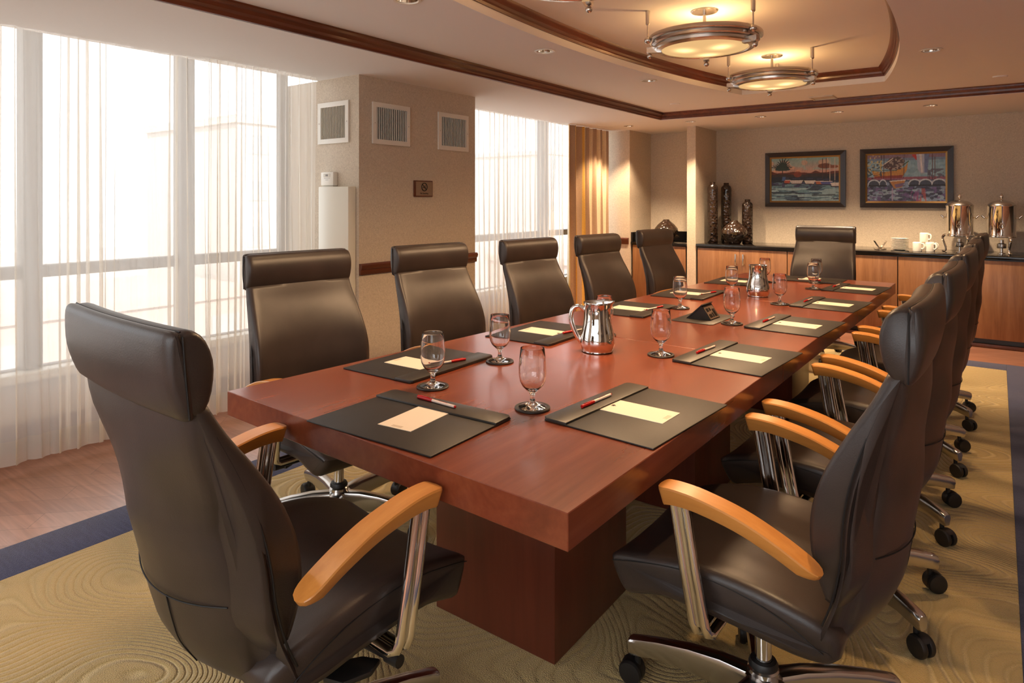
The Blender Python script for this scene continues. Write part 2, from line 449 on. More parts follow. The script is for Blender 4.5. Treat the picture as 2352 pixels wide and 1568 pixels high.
bm = bmesh.new(); box(bm, XW, XW+0.018, YB, 2.87, 0, 0.13, 0.004); box(bm, XW, XW+0.026, YB, 2.87, 0.0, 0.09, 0.004)
struct('baseboard_left', bm, M['baseb'])
bm = bmesh.new(); box(bm, XW, XW+0.018, 4.06, 7.07, 0, 0.13, 0.004); struct('baseboard_window', bm, M['baseb'])
# chair rails
rail = [(0, 0.806), (0.014, 0.806), (0.018, 0.815), (0.018, 0.838), (0.026, 0.846), (0.03, 0.858), (0.03, 0.870), (0.022, 0.880), (0, 0.880)]
sweep_profile('trim_3', [(-3.36, 2.87), (-3.36, 4.06)], rail, -1, M['crown'])
rail2 = [(o, z-0.03) for o, z in rail]
sweep_profile('trim_4', [(-3.66, 7.07), (-3.50, 7.07)], rail2, -1, M['crown'])
# windows
def window(name, y0, y1, mull):
    bm = bmesh.new()
    box(bm, XW-0.06, XW-0.01, y0, y0+0.06, SILL, 2.40); box(bm, XW-0.06, XW-0.01, y1-0.06, y1, SILL, 2.40)
    box(bm, XW-0.06, XW-0.01, y0, y1, SILL, SILL+0.05); box(bm, XW-0.06, XW-0.01, y0, y1, 2.35, 2.40)
    f = struct(name, bm, M['winframe'], smooth=False)
    for m in mull: obj('mullion', B(XW-0.07, XW+0.03, m-0.045, m+0.045, SILL, 2.40, 0.006), M['winframe'], f)
    obj('transom', B(XW-0.065, XW+0.01, y0+0.06, y1-0.06, 0.885, 0.95, 0.004), M['winframe'], f)
    obj('window_sill', B(XW-0.02, XW+0.09, y0, y1, SILL-0.005, SILL+0.045, 0.008), M['cream'], f)
    obj('pane', B(XW-0.04, XW-0.034, y0+0.02, y1-0.02, SILL+0.02, 2.38), M['pane'], f, smooth=False)
    return f
window('window_1', YB+0.02, 2.87, [-0.55, 0.35, 1.295, 2.12])
window('window_2', 4.06, 7.07, [6.2])
bm = bmesh.new()
for a in ((BW0, BW0+.06, .75, 2.05), (BW1-.06, BW1, .75, 2.05), (BW0, BW1, .75, .80), (BW0, BW1, 2.0, 2.05), (-.24, -.16, .75, 2.05)): box(bm, a[0], a[1], YB-.07, YB-.02, a[2], a[3])
w3 = struct('added_fill_window', bm, M['winframe'], smooth=False)  # added window behind the camera, brings fill daylight into the room
obj('pane', B(BW0+.02, BW1-.02, YB-.05, YB-.044, .77, 2.03), M['pane_clear'], w3, smooth=False)

# ------------------------------------------------------------------ curtains
def curtain(name, y0, y1, x, z0, z1, seed, amp, lam, over, mats, face_mat, label, cat, rows=14, step=0.0045, flare=0.0):
    rnd = random.Random(seed); s = y0; ph = 0.0; pts = []
    A = rnd.uniform(0.6, 1.2); L = lam; O = 1.0
    marks = []
    while s < y1:
        if ph >= 2*pi:
            ph -= 2*pi; L = lam*rnd.uniform(0.6, 1.7); A = rnd.uniform(0.45, 1.25); O = rnd.choice([0.15, 0.3, 0.9, 1.4, 1.5])
        pts.append((s, ph, A, L, O)); s += step; ph += 2*pi*step/L
    bm = bmesh.new(); grid = []
    zz = [z0+(z1-z0)*(j/(rows-1)) for j in range(rows)]
    hem = z0+0.115
    zz = sorted(set([z for z in zz if abs(z-hem) > 0.03]+[hem]))
    for z in zz:
        t = (z1-z)/(z1-z0); row = []
        for (s, ph, A, L, O) in pts:
            k = 0.65+0.35*t
            sway = 0.012*sin(s*9+seed)*t*t+0.01*sin(s*23+seed*2)*t
            yy = s-O*over*L*0.16*sin(2*ph)*k + sway
            xx = x+amp*A*k*cos(ph) - flare*t + 0.004*sin(3*ph+z*3)
            row.append(bm.verts.new((xx, yy, z)))
        grid.append(row)
    for j in range(len(grid)-1):
        for i in range(len(pts)-1):
            f = bm.faces.new((grid[j][i], grid[j][i+1], grid[j+1][i+1], grid[j+1][i]))
            f.material_index = face_mat(i, pts[i], zz[j] < hem-0.001)
    o = obj(name, bm, None, mats=mats, angle=80); return tag(o, label, cat)
sh = [M['sheer'], M['sheer_hem']]
fm = lambda i, p, h: 1 if h else 0
curtain('sheer_curtain', 0.2, 2.08, -3.735, 0.05, ZS-0.004, 3, 0.020, 0.066, 1.15, sh, fm, 'wide white sheer curtain at the big window, at the left edge of the photo', 'curtain')
curtain('sheer_curtain', 2.02, 2.77, -3.672, 0.05, ZS-0.004, 11, 0.022, 0.05, 1.15, sh, fm, 'white sheer curtain panel gathered beside the cream convector panel', 'curtain')
curtain('sheer_curtain', 4.10, 6.06, -3.78, 0.05, ZS-0.004, 23, 0.022, 0.062, 1.1, sh, fm, 'white sheer curtain at the second window, between brown column and gold drape', 'curtain')
dm = [M['drape_gold'], M['drape_cream'], M['drape_brown']]
def dface(i, p, h):
    q = (p[0]-6.05)/0.155 % 1.0
    return 0 if q < 0.34 else (1 if q < 0.66 else 2)
curtain('striped_drape', 6.075, 6.985, -3.74, 0.02, ZS-0.004, 5, 0.042, 0.135, 0.5, dm, dface, 'gold, cream and taupe striped drape beside the second window', 'curtain', step=0.006)

# ------------------------------------------------------------------ rug
rug = thing('area_rug', 'large gold carved rug with navy blue border under the conference table', 'rug')
rx0, rx1, ry0, ry1 = -2.964, 0.31, -0.75, 6.44
bx = 0.246
obj('pile_field', B(rx0+bx, rx1-bx-0.008, ry0+bx, ry1-0.227, 0.001, 0.012, 0.004), M['rug_gold'], rug)
bm = bmesh.new()
for a in ((rx0, rx0+bx, ry0, ry1), (rx1-bx-0.008, rx1, ry0, ry1), (rx0+bx, rx1-bx-0.008, ry0, ry0+bx), (rx0+bx, rx1-bx-0.008, ry1-0.227, ry1)):
    box(bm, *a, 0.001, 0.011, 0.003)
obj('border', bm, M['rug_blue'], rug)
RZ = 0.012

# ------------------------------------------------------------------ conference table
TZ = 0.74
A_, B_, C_, D_ = Vector((-1.814, 1.056)), Vector((-0.617, 1.005)), Vector((-0.551, 5.088)), Vector((-1.558, 5.132))
tab = thing('conference_table', 'long reddish cherry conference table with thick square edge and box pedestals', 'table', (0, 0, 0))
cuts = [0.0, 0.337, 0.67, 1.0]
for i in range(3):
    a, b = cuts[i]+(0.0004 if i else 0), cuts[i+1]-(0.0004 if i < 2 else 0)
    q = [A_.lerp(D_, a), B_.lerp(C_, a), B_.lerp(C_, b), A_.lerp(D_, b)]
    bm = bmesh.new(); prism(bm, [(p.x, p.y) for p in q], TZ-0.070, TZ, 0.0015, 1)
    obj('tabletop_section', bm, M['table_top'], tab)
for (y0, y1) in ((1.535, 1.972), (2.585, 3.02), (4.15, 4.585)):
    obj('pedestal', B(-1.43, -0.985, y0, y1, 0.0125, TZ-0.0705, 0.003), M['table_side'], tab)

# ------------------------------------------------------------------ office chair
def make_chair():
    root = thing('office_chair', 'x', 'chair')
    # back shell (points give the line of the side edges; the middle bows backwards)
    bw = lambda z: .012+.042*max(0, min(1, (.97-z)/.25))-.02*max(0, min(1, (.50-z)/.12))
    outer = [(-.326, .984), (-.318, .90), (-.290, .80), (-.276, .71), (-.262, .63), (-.252, .56), (-.240, .49), (-.222, .435), (-.192, .40)]
    inner = [(-.165, .43), (-.180, .47), (-.200, .53), (-.212, .60), (-.216, .67), (-.228, .75), (-.254, .84), (-.284, .92), (-.306, .984)]
    prof = spline2(outer, 3)+spline2(inner, 3)
    def hwb(f, z):
        if z > .70: return .232+(.250-.232)*(1-((z-.70)/.266)**1.2) if z < .966 else .232
        if z > .5: return .250
        return .250-.03*((.5-z)/.1)**2
    fi = lambda z: float(np.interp(z, [.43, .53, .60, .75, .84, .92], [-.165, -.200, -.212, -.228, -.254, -.284]))
    hwsh = lambda f, z: hwb(f, z)-.075*max(0, min(1, (fi(z)-.014-f)/.045))*max(0, min(1, (.95-z)/.2))
    bm = bmesh.new(); loft_y(bm, prof, hwsh, 0.014, bw); shell = obj('back_shell', bm, M['leather'], root, angle=60)
    # stitched seams on the shell
    bm = bmesh.new()
    tube(bm, [(-.2585+bw(.6)*(t*t-1)-.0004, t*hwsh(-.2585, .60), .60-.010*(1-t*t)) for t in [(i/16-1)*.92 for i in range(33)]], 0.0014, 6)
    obj('seam', bm, M['leather_dark'], shell)
    bm = bmesh.new()
    tube(bm, smooth_path([(-.256+bw(.58)*(.03-1), -.035, .588), (-.2495+bw(.54)*(.03-1), -.035, .54), (-.2405+bw(.49)*(.03-1), -.035, .49), (-.2230+bw(.435)*(.03-1), -.035, .435)], 4), 0.0012, 6)
    obj('seam', bm, M['leather_dark'], shell)
    for sgn in (-1, 1):     # welt where the shell meets the cushion
        bm = bmesh.new(); tube(bm, smooth_path([(f-.004, sgn*(hwb(f, z)-.0015), z) for f, z in inner[1:-1]], 4), 0.0022, 6); obj('seam', bm, M['leather_dark'], shell)
    # front back cushion
    fr = [(-.292, .976), (-.262, .915), (-.222, .85), (-.182, .775), (-.160, .71), (-.153, .65), (-.158, .59), (-.170, .54), (-.180, .505)]
    bk = [(-.205, .50), (-.234, .56), (-.240, .62), (-.242, .68), (-.252, .755), (-.277, .84), (-.305, .92), (-.322, .980)]
    prof = spline2(fr, 3)+spline2(bk, 3)
    hwc = lambda f, z: hwb(f, z)+0.001 if z > .6 else .247-.02*((.6-z)/.1)**2
    bm = bmesh.new(); loft_y(bm, prof, hwc, 0.018, bw, back_from=25); obj('back_cushion', bm, M['leather'], root, angle=60)
    # headrest: flat rear pad + half-round roll in front
    hw2 = lambda f, z: .236
    rear = [(-.326, 1.100), (-.338, 1.104), (-.347, 1.098), (-.351, 1.08), (-.353, 1.04), (-.350, 1.01), (-.341, .975), (-.330, .957), (-.315, .962), (-.316, 1.02), (-.319, 1.07)]
    bm = bmesh.new(); loft_y(bm, spline2(rear, 2), hw2, 0.010, .010); obj('headrest_pad', bm, M['leather'], root, angle=60)
    roll = [(-.342, 1.092), (-.322, 1.101), (-.302, 1.096), (-.286, 1.077), (-.277, 1.045), (-.279, 1.012), (-.289, .978), (-.308, .958), (-.336, .970), (-.342, 1.02), (-.344, 1.07)]
    bm = bmesh.new(); loft_y(bm, spline2(roll, 2), lambda f, z: .234, 0.010, .010); obj('headrest_roll', bm, M['leather'], root, angle=60)
    hp = [c for c in root.children if c.name.startswith('headrest_pad')][0]
    for sgn in (-1, 1):
        bm = bmesh.new(); tube(bm, [(-.328, sgn*.2362, .962), (-.329, sgn*.2368, 1.03), (-.328, sgn*.2362, 1.094)], .0018, 6); obj('seam', bm, M['leather_dark'], hp)
    bm = bmesh.new(); tube(bm, [(-.328+.010*(t*t-1), t*.228, 1.1005) for t in [i/8-1 for i in range(17)]], .0016, 6); obj('seam', bm, M['leather_dark'], hp)
    # seat
    top = [(-.215, .43), (-.19, .462), (-.12, .490), (-.02, .505), (.07, .506), (.15, .496), (.22, .478), (.27, .459), (.296, .441)]
    bot = [(.291, .418), (.268, .388), (.243, .374), (.205, .386), (.15, .402), (.07, .402), (-.03, .396), (-.13, .386), (-.19, .386), (-.212, .40)]
    prof = spline2(top, 3)+spline2(bot, 3)
    hws = lambda f, z: .254-(.028*((f-.16)/.136)**2 if f > .16 else 0)-(.02*((-.1-f)/.11)**2 if f < -.1 else 0)
    dish = lambda f, z, t: (-.016*(1-t*t) if z > .425 else 0)
    bm = bmesh.new(); loft_y(bm, prof, hws, 0.022, 0.0, dish); seat = obj('seat', bm, M['leather'], root, angle=60)
    for s in (-1, 1):
        bm = bmesh.new()
        P = [(.285, .436), (.22, .462), (.13, .482), (.05, .486), (-.04, .476), (-.12, .452), (-.185, .41)]
        tube(bm, smooth_path([(f, s*(hws(f, z)-.0006), z) for f, z in P], 4), 0.0013, 6)
        obj('piping', bm, M['leather_dark'], seat)
    # armrests and posts
    for s in (-1, 1):
        cl = smooth_path([(.134, 0, .6800), (.120, 0, .6825), (.09, 0, .6835), (.04, 0, .679), (-.04, 0, .662), (-.11, 0, .636), (-.165, 0, .609), (-.195, 0, .5915)], 4)
        bm = bmesh.new(); rings = []; m = len(cl)
        for i, p in enumerate(cl):
            t = i/(m-1)
            w = .0275
            if t < .14: w *= sqrt(max(.02, 1-(1-t/.14)**2))
            if t > .84: w *= sqrt(max(.03, 1-((t-.84)/.16)**2))
            th = .042-.016*t
            if t > .86: th *= 1-.55*((t-.86)/.14)
            if t < .05: th *= .82+.18*t/.05
            tg = (cl[min(i+1, m-1)]-cl[max(i-1, 0)]).normalized(); nr = Vector((tg.z, 0, -tg.x)); nr = nr if nr.z > 0 else -nr
            cs = [(-.92, 0), (-1, -.1), (-.97, -.2), (-.72, -.88), (-.6, -1), (.6, -1), (.72, -.88), (.97, -.2), (1, -.1), (.92, 0)]
            rings.append([bm.verts.new(p+nr*(th*b)+Vector((0, s*.287+w*a, 0))) for a, b in cs])
        k = len(rings[0])
        for a, b in zip(rings, rings[1:]):
            for j in range(k): bm.faces.new((a[j], a[(j+1) % k], b[(j+1) % k], b[j]))
        bm.faces.new(rings[0]); bm.faces.new(rings[-1][::-1])
        obj('armrest', bm, M['arm'], root, angle=32)
        bm = bmesh.new()
        for d in (-.0125, .0125):
            P = [(.092+d, s*.287, .655), (.070+d, s*.287, .52), (.048+d, s*.287, .405), (.043+d, s*.283, .388), (.04+d, s*.268, .380), (.038+d, s*.10, .381)]
            tube(bm, P, .0105, 12)
        v = [(.092-.012, .655), (.092+.012, .655), (.048+.012, .40), (.048-.012, .40)]
        a = [bm.verts.new((f, s*.287-.004, z)) for f, z in v]; b = [bm.verts.new((f, s*.287+.004, z)) for f, z in v]
        bm.faces.new(a); bm.faces.new(b[::-1])
        for j in range(4): bm.faces.new((a[j], a[(j+1) % 4], b[(j+1) % 4], b[j]))
        obj('arm_post', bm, M['chrome'], root, angle=40)
    obj('tilt_mechanism', B(-.10, .10, -.10, .10, .345, .397, .012), M['blackp'], root)
    bm = bmesh.new()
    tube(bm, [(.02, -.08, .362), (.03, -.19, .360), (.035, -.255, .362)], .008, 10)
    tube(bm, [(.035, -.250, .362), (.037, -.285, .363)], .0125, 12)
    prism(bm, [(-.05, -.16), (.012, -.20), (.03, -.235), (-.005, -.25), (-.06, -.232), (-.075, -.19)], .340, .352, .004)
    obj('height_lever', bm, M['blackp'], root)
    bm = bmesh.new(); lathe(bm, [(.0, .345), (.03, .345), (.03, .335), (.0195, .33), (.0195, .17), (0, .17)], n=24); obj('gas_column', bm, M['chrome'], root)
    bm = bmesh.new(); lathe(bm, [(0, .168), (.028, .168), (.036, .160), (.036, .150), (.044, .146), (.044, .075), (.03, .068), (0, .068)], n=28)
    hub = obj('hub', bm, M['alu'], root)
    bm = bmesh.new(); lathe(bm, [(.0205, .182), (.03, .18), (.034, .172), (.034, .166), (.0205, .166)], n=24, close=True); obj('collar', bm, M['blackp'], hub)
    for k in range(5):
        bm = bmesh.new(); rings = []
        st = [(.035, .150, .078, .026), (.10, .1545, .083, .023), (.18, .150, .088, .0205), (.26, .138, .088, .018), (.315, .126, .078, .0185), (.334, .121, .075, .018), (.341, .116, .077, .0155)]
        for r, zt, zb, w in st:
            rings.append([bm.verts.new((r, y, z)) for y, z in ((-w*.55, zb), (w*.55, zb), (w, zt-.014), (w*.8, zt-.003), (w*.45, zt), (-w*.45, zt), (-w*.8, zt-.003), (-w, zt-.014))])
        for a, b in zip(rings, rings[1:]):
            for j in range(8): bm.faces.new((a[j], a[(j+1) % 8], b[(j+1) % 8], b[j]))
        bm.faces.new(rings[0]); bm.faces.new(rings[-1][::-1])
        leg = obj('base_leg', bm, M['alu'], root, angle=40); leg.rotation_euler = (0, 0, radians(72*k)); leg['leg_index'] = k
        bm = bmesh.new()
        lathe(bm, [(0, .090), (.008, .090), (.008, .050), (0, .050)], .318, 0, 12)
        for s in (-1, 1):
            prof = [(0, .006), (.022, .006), (.029, .008), (.031, .012), (.031, .020), (.028, .025), (.012, .027), (0, .027)]
            nb = len(bm.verts); bm.verts.ensure_lookup_table()
            b2 = bmesh.new(); lathe(b2, prof, n=28)
            for v in b2.verts:
                x, y, z = v.co; v.co = (.318+.016+x, s*(.004+z-.006), .031+y)
            tmp = bpy.data.meshes.new('t'); b2.to_mesh(tmp); b2.free(); bm.from_mesh(tmp); bpy.data.meshes.remove(tmp)
        # hood over the wheels
        rg = []
        for i in range(9):
            a = radians(200-160*i/8)
            rg.append([bm.verts.new((.334+.0325*cos(a), y, .031+.0325*sin(a))) for y in (-.013, .013)])
        for a, b in zip(rg, rg[1:]): bm.faces.new((a[0], a[1], b[1], b[0]))
        obj('caster', bm, M['blackp'], leg, angle=40)
    return root
CH = make_chair()
UPPER = ('back_shell', 'back_cushion', 'headrest_pad', 'headrest_roll', 'seat', 'armrest', 'arm_post', 'tilt_mechanism', 'height_lever', 'gas_column')
def place_chair(x, y, rot, dz, base, label, back=(0, 0), group=None, first=[True]):
    c = CH if first[0] else copy_tree(CH); first[0] = False
    c.location = (x, y, RZ); c.rotation_euler = (0, 0, radians(rot)); c['label'] = label
    if group: c['group'] = group
    for ch in c.children:
        nm = ch.name.split('.')[0]
        if nm in UPPER: ch.location.z = dz
        if nm.startswith(('back', 'head')) and back[1]:     # this chair's back is tilted and lowered a little
            R3 = Matrix.Rotation(-radians(back[1]), 3, 'Y'); pv = Vector((-.15, 0, .45)); ch.rotation_euler = (0, -radians(back[1]), 0)
            ch.location = pv-R3@pv+Vector((.020, 0, dz+back[0]))
        if nm == 'base_leg': ch.rotation_euler = (0, 0, radians(base+72*ch['leg_index']-rot))
        for g in ch.children:
            pass
    return c
G = 'leather chairs around the conference table'
CHAIRS = [
 (-0.455, 1.64, 179, -.012, 41, 'brown leather office chair nearest the camera on the right of the table'),
 (-0.440, 2.38, 178, -.012, 35, 'brown leather office chair second along the right side of the table'),
 (-0.425, 3.13, 178, -.012, 36, 'brown leather office chair third along the right side of the table'),
 (-0.415, 3.89, 179, -.012, 36, 'brown leather office chair fourth along the right side of the table'),
 (-0.402, 4.66, 178, -.012, 38, 'brown leather office chair farthest along the right side, before the coffee urns'),
 (-1.231, 0.888, 87, .018, 72, 'brown leather office chair at the near end of the table, seen from behind', (-.02, 4.6)),
 (-2.085, 1.68, -8, -.035, 20, 'brown leather office chair on the window side, before the cream convector panel'),
 (-2.07, 2.475, -8, -.048, 10, 'brown leather office chair before the column with the no smoking sign'),
 (-1.98, 3.245, -8, -.052, 30, 'brown leather office chair before the second window sheer curtain'),
 (-1.955, 4.06, -8, -.06, 0, 'brown leather office chair before the striped gold drape'),
 (-1.955, 5.015, -8, -.059, 15, 'brown leather office chair before the wall niche cabinet'),
 (-1.19, 5.82, -90, -.04, 0, 'brown leather office chair at the far end, facing the camera'),
]
for c in CHAIRS: place_chair(*c, group=G)

# ------------------------------------------------------------------ table settings
def make_pad():
    r = thing('desk_pad', 'x', 'desk pad', group='desk pads on the conference table')
    obj('base_panel', B(-.155, .152, -.2075, .2075, .0004, .0045, .0015), M['pad'], r)
    bm = bmesh.new(); prism(bm, [(.084, -.2085), (.146, -.2085), (.157, -.199), (.157, .199), (.146, .2085), (.084, .2085)], .0004, .010, .0025)
    obj('pocket_strip', bm, M['pad2'], r)
    return r
def make_card():
    r = obj('note_card', B(-.093, .093, -.052, .052, 0, .0012), M['card'], None, smooth=False)
    tag(r, 'x', 'paper', 'note cards on the desk pads')
    bm = bmesh.new()
    for a, b in (((.072, -.006), (.079, -.001)), ((.079, -.001), (.072, .004)), ((.074, .0), (.067, .001)), ((.070, .004), (.078, .008))):
        tube(bm, [(*a, .0014), (*b, .0014)], .0009, 5)
    obj('printed_emblem', bm, M['ink'], r)
    bm = bmesh.new()
    for k in range(3): box(bm, -.086+.004*k, -.0845+.004*k, -.016, .016, .0012, .0014)
    obj('printed_lines', bm, M['ink_pale'], r)
    return r
def make_pen():
    r = thing('ballpoint_pen', 'x', 'pen', group='red capped pens on the desk pads')
    def rod(name, x0, x1, rad, m, par):
        bm = bmesh.new(); b = [(0, 0), (rad*.8, 0), (rad, .001), (rad, x1-x0-.001), (rad*.8, x1-x0), (0, x1-x0)]
        lathe(bm, b, n=12)
        for v in bm.verts: v.co = (x0+v.co.z, v.co.x, v.co.y+.0045)
        return obj(name, bm, m, par)
    bar = rod('barrel', -.072, .018, .0038, M['pen_white'], r); rod('cap', .012, .070, .0046, M['pen_red'], r); rod('end_plug', -.076, -.071, .0034, M['pen_red'], r)
    obj('pocket_clip', B(.022, .060, -.0012, .0012, .0085, .0105, .0004), M['pen_red'], r)
    obj('imprint', B(-.045, -.012, -.0006, .0006, .0080, .00835), M['pen_red'], bar)
    return r
PAD, CARD, PEN = make_pad(), make_card(), make_pen()
MZ = TZ+.0002
# name, centre, facing angle (towards the middle of the table), card offset, pen (u, v, angle relative to strip), card tint
PADS = [
 ('R1', -.7585, 1.588, 176, 'nearest the camera on the right side'),
 ('R2', -.738, 2.355, 176, 'second from the camera on the right side'),
 ('R3', -.722, 3.105, 176, 'third from the camera on the right side'),
 ('R4', -.712, 3.835, 176, 'fourth from the camera on the right side'),
 ('R5', -.708, 4.59, 176, 'farthest from the camera on the right side'),
 ('N', -1.200, 1.190, 92, 'at the near end of the table'),
 ('L1', -1.592, 1.632, 1, 'nearest the camera on the window side'),
 ('L2', -1.535, 2.31, 1, 'second from the camera on the window side'),
 ('L3', -1.502, 3.07, 1, 'third from the camera on the window side'),
 ('L4', -1.475, 3.77, 1, 'fourth from the camera on the window side'),
 ('L5', -1.435, 4.53, 1, 'farthest from the camera on the window side'),
 ('F', -1.05, 4.935, -90, 'at the far end of the table'),
]
PENS = {'R1': (.118, .02, 90), 'R2': (.118, .01, 88), 'R3': (.118, .0, 90), 'R4': (.118, .0, 90), 'R5': (.118, .0, 90), 'N': (.122, .02, 85),
        'L1': (.105, .02, 72), 'L2': (.118, .05, 258), 'L3': (.112, .03, 80), 'L4': (.115, .02, 75), 'L5': (.118, .03, 80), 'F': (.118, .02, 95)}
CARDS = {'N': (.02, -.01, 4), 'L1': (.0, -.03, 0), 'R1': (.0, .0, 2)}
def first_or_copy(proto, st={}):
    if proto.name not in st: st[proto.name] = 1; return proto
    return copy_tree(proto)
for nm, x, y, ang, where in PADS:
    a = radians(ang); R = Matrix.Rotation(a, 2)
    p = first_or_copy(PAD); p.location = (x, y, MZ); p.rotation_euler = (0, 0, a); p['label'] = 'black leather desk pad '+where+' of the table' if 'side' in where else 'black leather desk pad '+where
    cu, cv, ca = CARDS.get(nm, (-.005, 0, 0)); q = R@Vector((cu, cv))
    c = first_or_copy(CARD); c.location = (x+q.x, y+q.y, MZ+.0046); c.rotation_euler = (0, 0, a+radians(ca)); c['label'] = 'cream note card on the desk pad '+where
    pu, pv, pa = PENS[nm]; q = R@Vector((pu, pv))
    red_near = {'R1': 1, 'R2': 1, 'R3': 1, 'R4': 1, 'R5': 1}.get(nm, 0)
    e = first_or_copy(PEN); e.location = (x+q.x, y+q.y, MZ+.0098); e.rotation_euler = (0, 0, a+radians(pa)); e['label'] = 'red and white pen on the desk pad '+where

# goblets on coasters
bm = bmesh.new()
gp = [(0, 0), (.0365, 0), (.0375, .0015), (.034, .0035), (.018, .008), (.0085, .014), (.0062, .022), (.0062, .030), (.0085, .038), (.016, .045), (.027, .056), (.034, .070), (.0368, .088), (.0368, .106), (.035, .132), (.0325, .157), (.0320, .1585), (.0313, .157),
      (.0338, .132), (.0355, .106), (.0355, .088), (.0327, .0705), (.0258, .0575), (.014, .0475), (0, .044)]
lathe(bm, gp, n=40); GOB = obj('water_goblet', bm, M['glass'], angle=50); tag(GOB, 'x', 'glass', 'water goblets on the conference table')
bm = bmesh.new(); lathe(bm, [(0, 0), (.0465, 0), (.048, .0015), (.048, .004), (.0465, .0055), (.043, .0055), (.042, .0045), (0, .0045)], n=40); COA = obj('coaster', bm, M['pad2']); tag(COA, 'x', 'coaster', 'round leather coasters under the goblets')
def zpt(u, v, z):   # where a spot seen at (u, v) lies on the table
    r = (u-1176)/1512; t = (z-CAMZ)/(-(v-458.5)/1512); c, s = cos(YAW), sin(YAW)
    return ((c*r-s)*t, (s*r+c)*t)
GOBS = [((994, 889), 'leftmost, before the first window side pad'), ((1148, 831), 'second from the left, beside the window side pads'), ((1223, 938), 'nearest the camera, between two desk pads'),
        ((1388, 770), 'half hidden behind the near pitcher'), ((1518, 816), 'just right of the near pitcher'), ((1562, 708), 'just left of the outlet box'),
        ((1681, 744), 'just right of the outlet box'), ((1681, 674), 'just left of the far pitcher'), ((1791, 699), 'just right of the far pitcher'), ((1757, 648), 'half hidden behind the far pitcher'),
        ((1868, 664), 'beside the farthest right desk pad'), ((1875, 650), 'farthest, before the far end chair')]
for (uv, where) in GOBS:
    x, y = zpt(*uv, TZ)
    k = first_or_copy(COA); k.location = (x, y, MZ); k['label'] = 'round dark coaster under the goblet '+where
    g = first_or_copy(GOB); g.location = (x, y, MZ+.0047); g['label'] = 'stemmed clear water goblet, '+where
# steel pitchers
def make_pitcher():
    r = thing('water_pitcher', 'x', 'pitcher', group='steel pitchers on the table')
    bm = bmesh.new()
    pp = [(0, 0), (.055, 0), (.058, .003), (.057, .008), (.062, .018), (.0655, .034), (.064, .052), (.059, .075), (.053, .100), (.0495, .125), (.0490, .150), (.0495, .173), (.0515, .180), (.0510, .1815), (.0485, .176), (.0475, .150), (.048, .125), (.051, .10), (.057, .075), (.061, .052), (.06, .03), (.05, .012), (0, .010)]
    lathe(bm, pp, n=44)
    for v in bm.verts:      # pouring lip opposite the handle
        if v.co.z > .15 and v.co.x > .035:
            k = max(0, 1-(v.co.y/.03)**2); v.co.x += .012*k*(v.co.z-.15)/.03; v.co.z += .004*k
    obj('body', bm, M['steel'], r, angle=45)
    bm = bmesh.new(); tube(bm, smooth_path([(-.047, 0, .150), (-.062, 0, .163), (-.082, 0, .163), (-.094, 0, .145), (-.096, 0, .115), (-.088, 0, .085), (-.074, 0, .055), (-.062, 0, .038), (-.058, 0, .030)], 5), .0062, 12, flat=1.5)
    obj('handle', bm, M['steel'], r); return r
PIT = make_pitcher()
x, y = zpt(1372, 806, TZ); PIT.location = (x, y, MZ); PIT.rotation_euler = (0, 0, YAW+radians(-2)); PIT['label'] = 'polished steel pitcher with handle to the left, nearer of the two'
p2 = copy_tree(PIT); x, y = zpt(1741, 680, TZ); p2.location = (x, y, MZ); p2.rotation_euler = (0, 0, YAW+radians(-110)); p2['label'] = 'polished steel pitcher farther down the table, handle turned away'
# pop-up outlet box
x, y = zpt(1616, 731, TZ)
ob = thing('table_outlet_box', 'black pop-up power outlet box in the middle of the tabletop', 'outlet box', (x, y, MZ), radians(88))
bm = bmesh.new(); prism(bm, [(-.15, -.085), (-.135, -.10), (.135, -.10), (.15, -.085), (.15, .085), (.135, .10), (-.135, .10), (-.15, .085)], 0, .003, .001); obj('cover_plate', bm, M['pad2'], ob)
# wedge housing: socket face leans towards the right hand side, lid towards the windows
bm = bmesh.new()
pr = [(-.052, .003), (.012, .064), (.016, .064), (.058, .003)]   # along -y(local), z
a = [bm.verts.new((-.058, -q, z)) for q, z in pr]; b = [bm.verts.new((.058, -q, z)) for q, z in pr]
bm.faces.new(a); bm.faces.new(b[::-1])
for j in range(4): bm.faces.new((a[j], a[(j+1) % 4], b[(j+1) % 4], b[j]))
obj('housing', bm, M['black'], ob, angle=20)
bm = bmesh.new()
pr = [(-.060, .003), (.016, .0745), (.020, .0715), (-.052, .003)]
a = [bm.verts.new((-.062, -q, z)) for q, z in pr]; b = [bm.verts.new((.062, -q, z)) for q, z in pr]
bm.faces.new(a); bm.faces.new(b[::-1])
for j in range(4): bm.faces.new((a[j], a[(j+1) % 4], b[(j+1) % 4], b[j]))
obj('lid', bm, M['black'], ob, angle=20)
face = obj('socket_plate', bmesh.new(), M['plaque'], ob)
def on_face(bm, u0, u1, w0, w1, t):   # rectangle on the leaning socket face
    o = Vector((0, -.058, .003)); e = Vector((0, .042, .061)).normalized(); nn = Vector((0, -e.z, e.y))
    P = [(u0, w0), (u1, w0), (u1, w1), (u0, w1)]
    lo = [bm.verts.new(o+Vector((u, 0, 0))+e*w+nn*.0002) for u, w in P]; hi = [bm.verts.new(o+Vector((u, 0, 0))+e*w+nn*t) for u, w in P]
    bm.faces.new(hi); bm.faces.new(lo[::-1])
    for j in range(4): bm.faces.new((lo[j], lo[(j+1) % 4], hi[(j+1) % 4], hi[j]))
bm = bmesh.new(); on_face(bm, -.050, .050, .006, .068, .0015); bmesh.ops.recalc_face_normals(bm, faces=bm.faces); bm.to_mesh(face.data); bm.free()
bm = bmesh.new()
for q in ((-.043, -.012, .012, .030), (-.006, .010, .012, .034), (.016, .044, .012, .050), (-.043, -.018, .042, .060), (-.010, .006, .044, .060)): on_face(bm, *q, .0022)
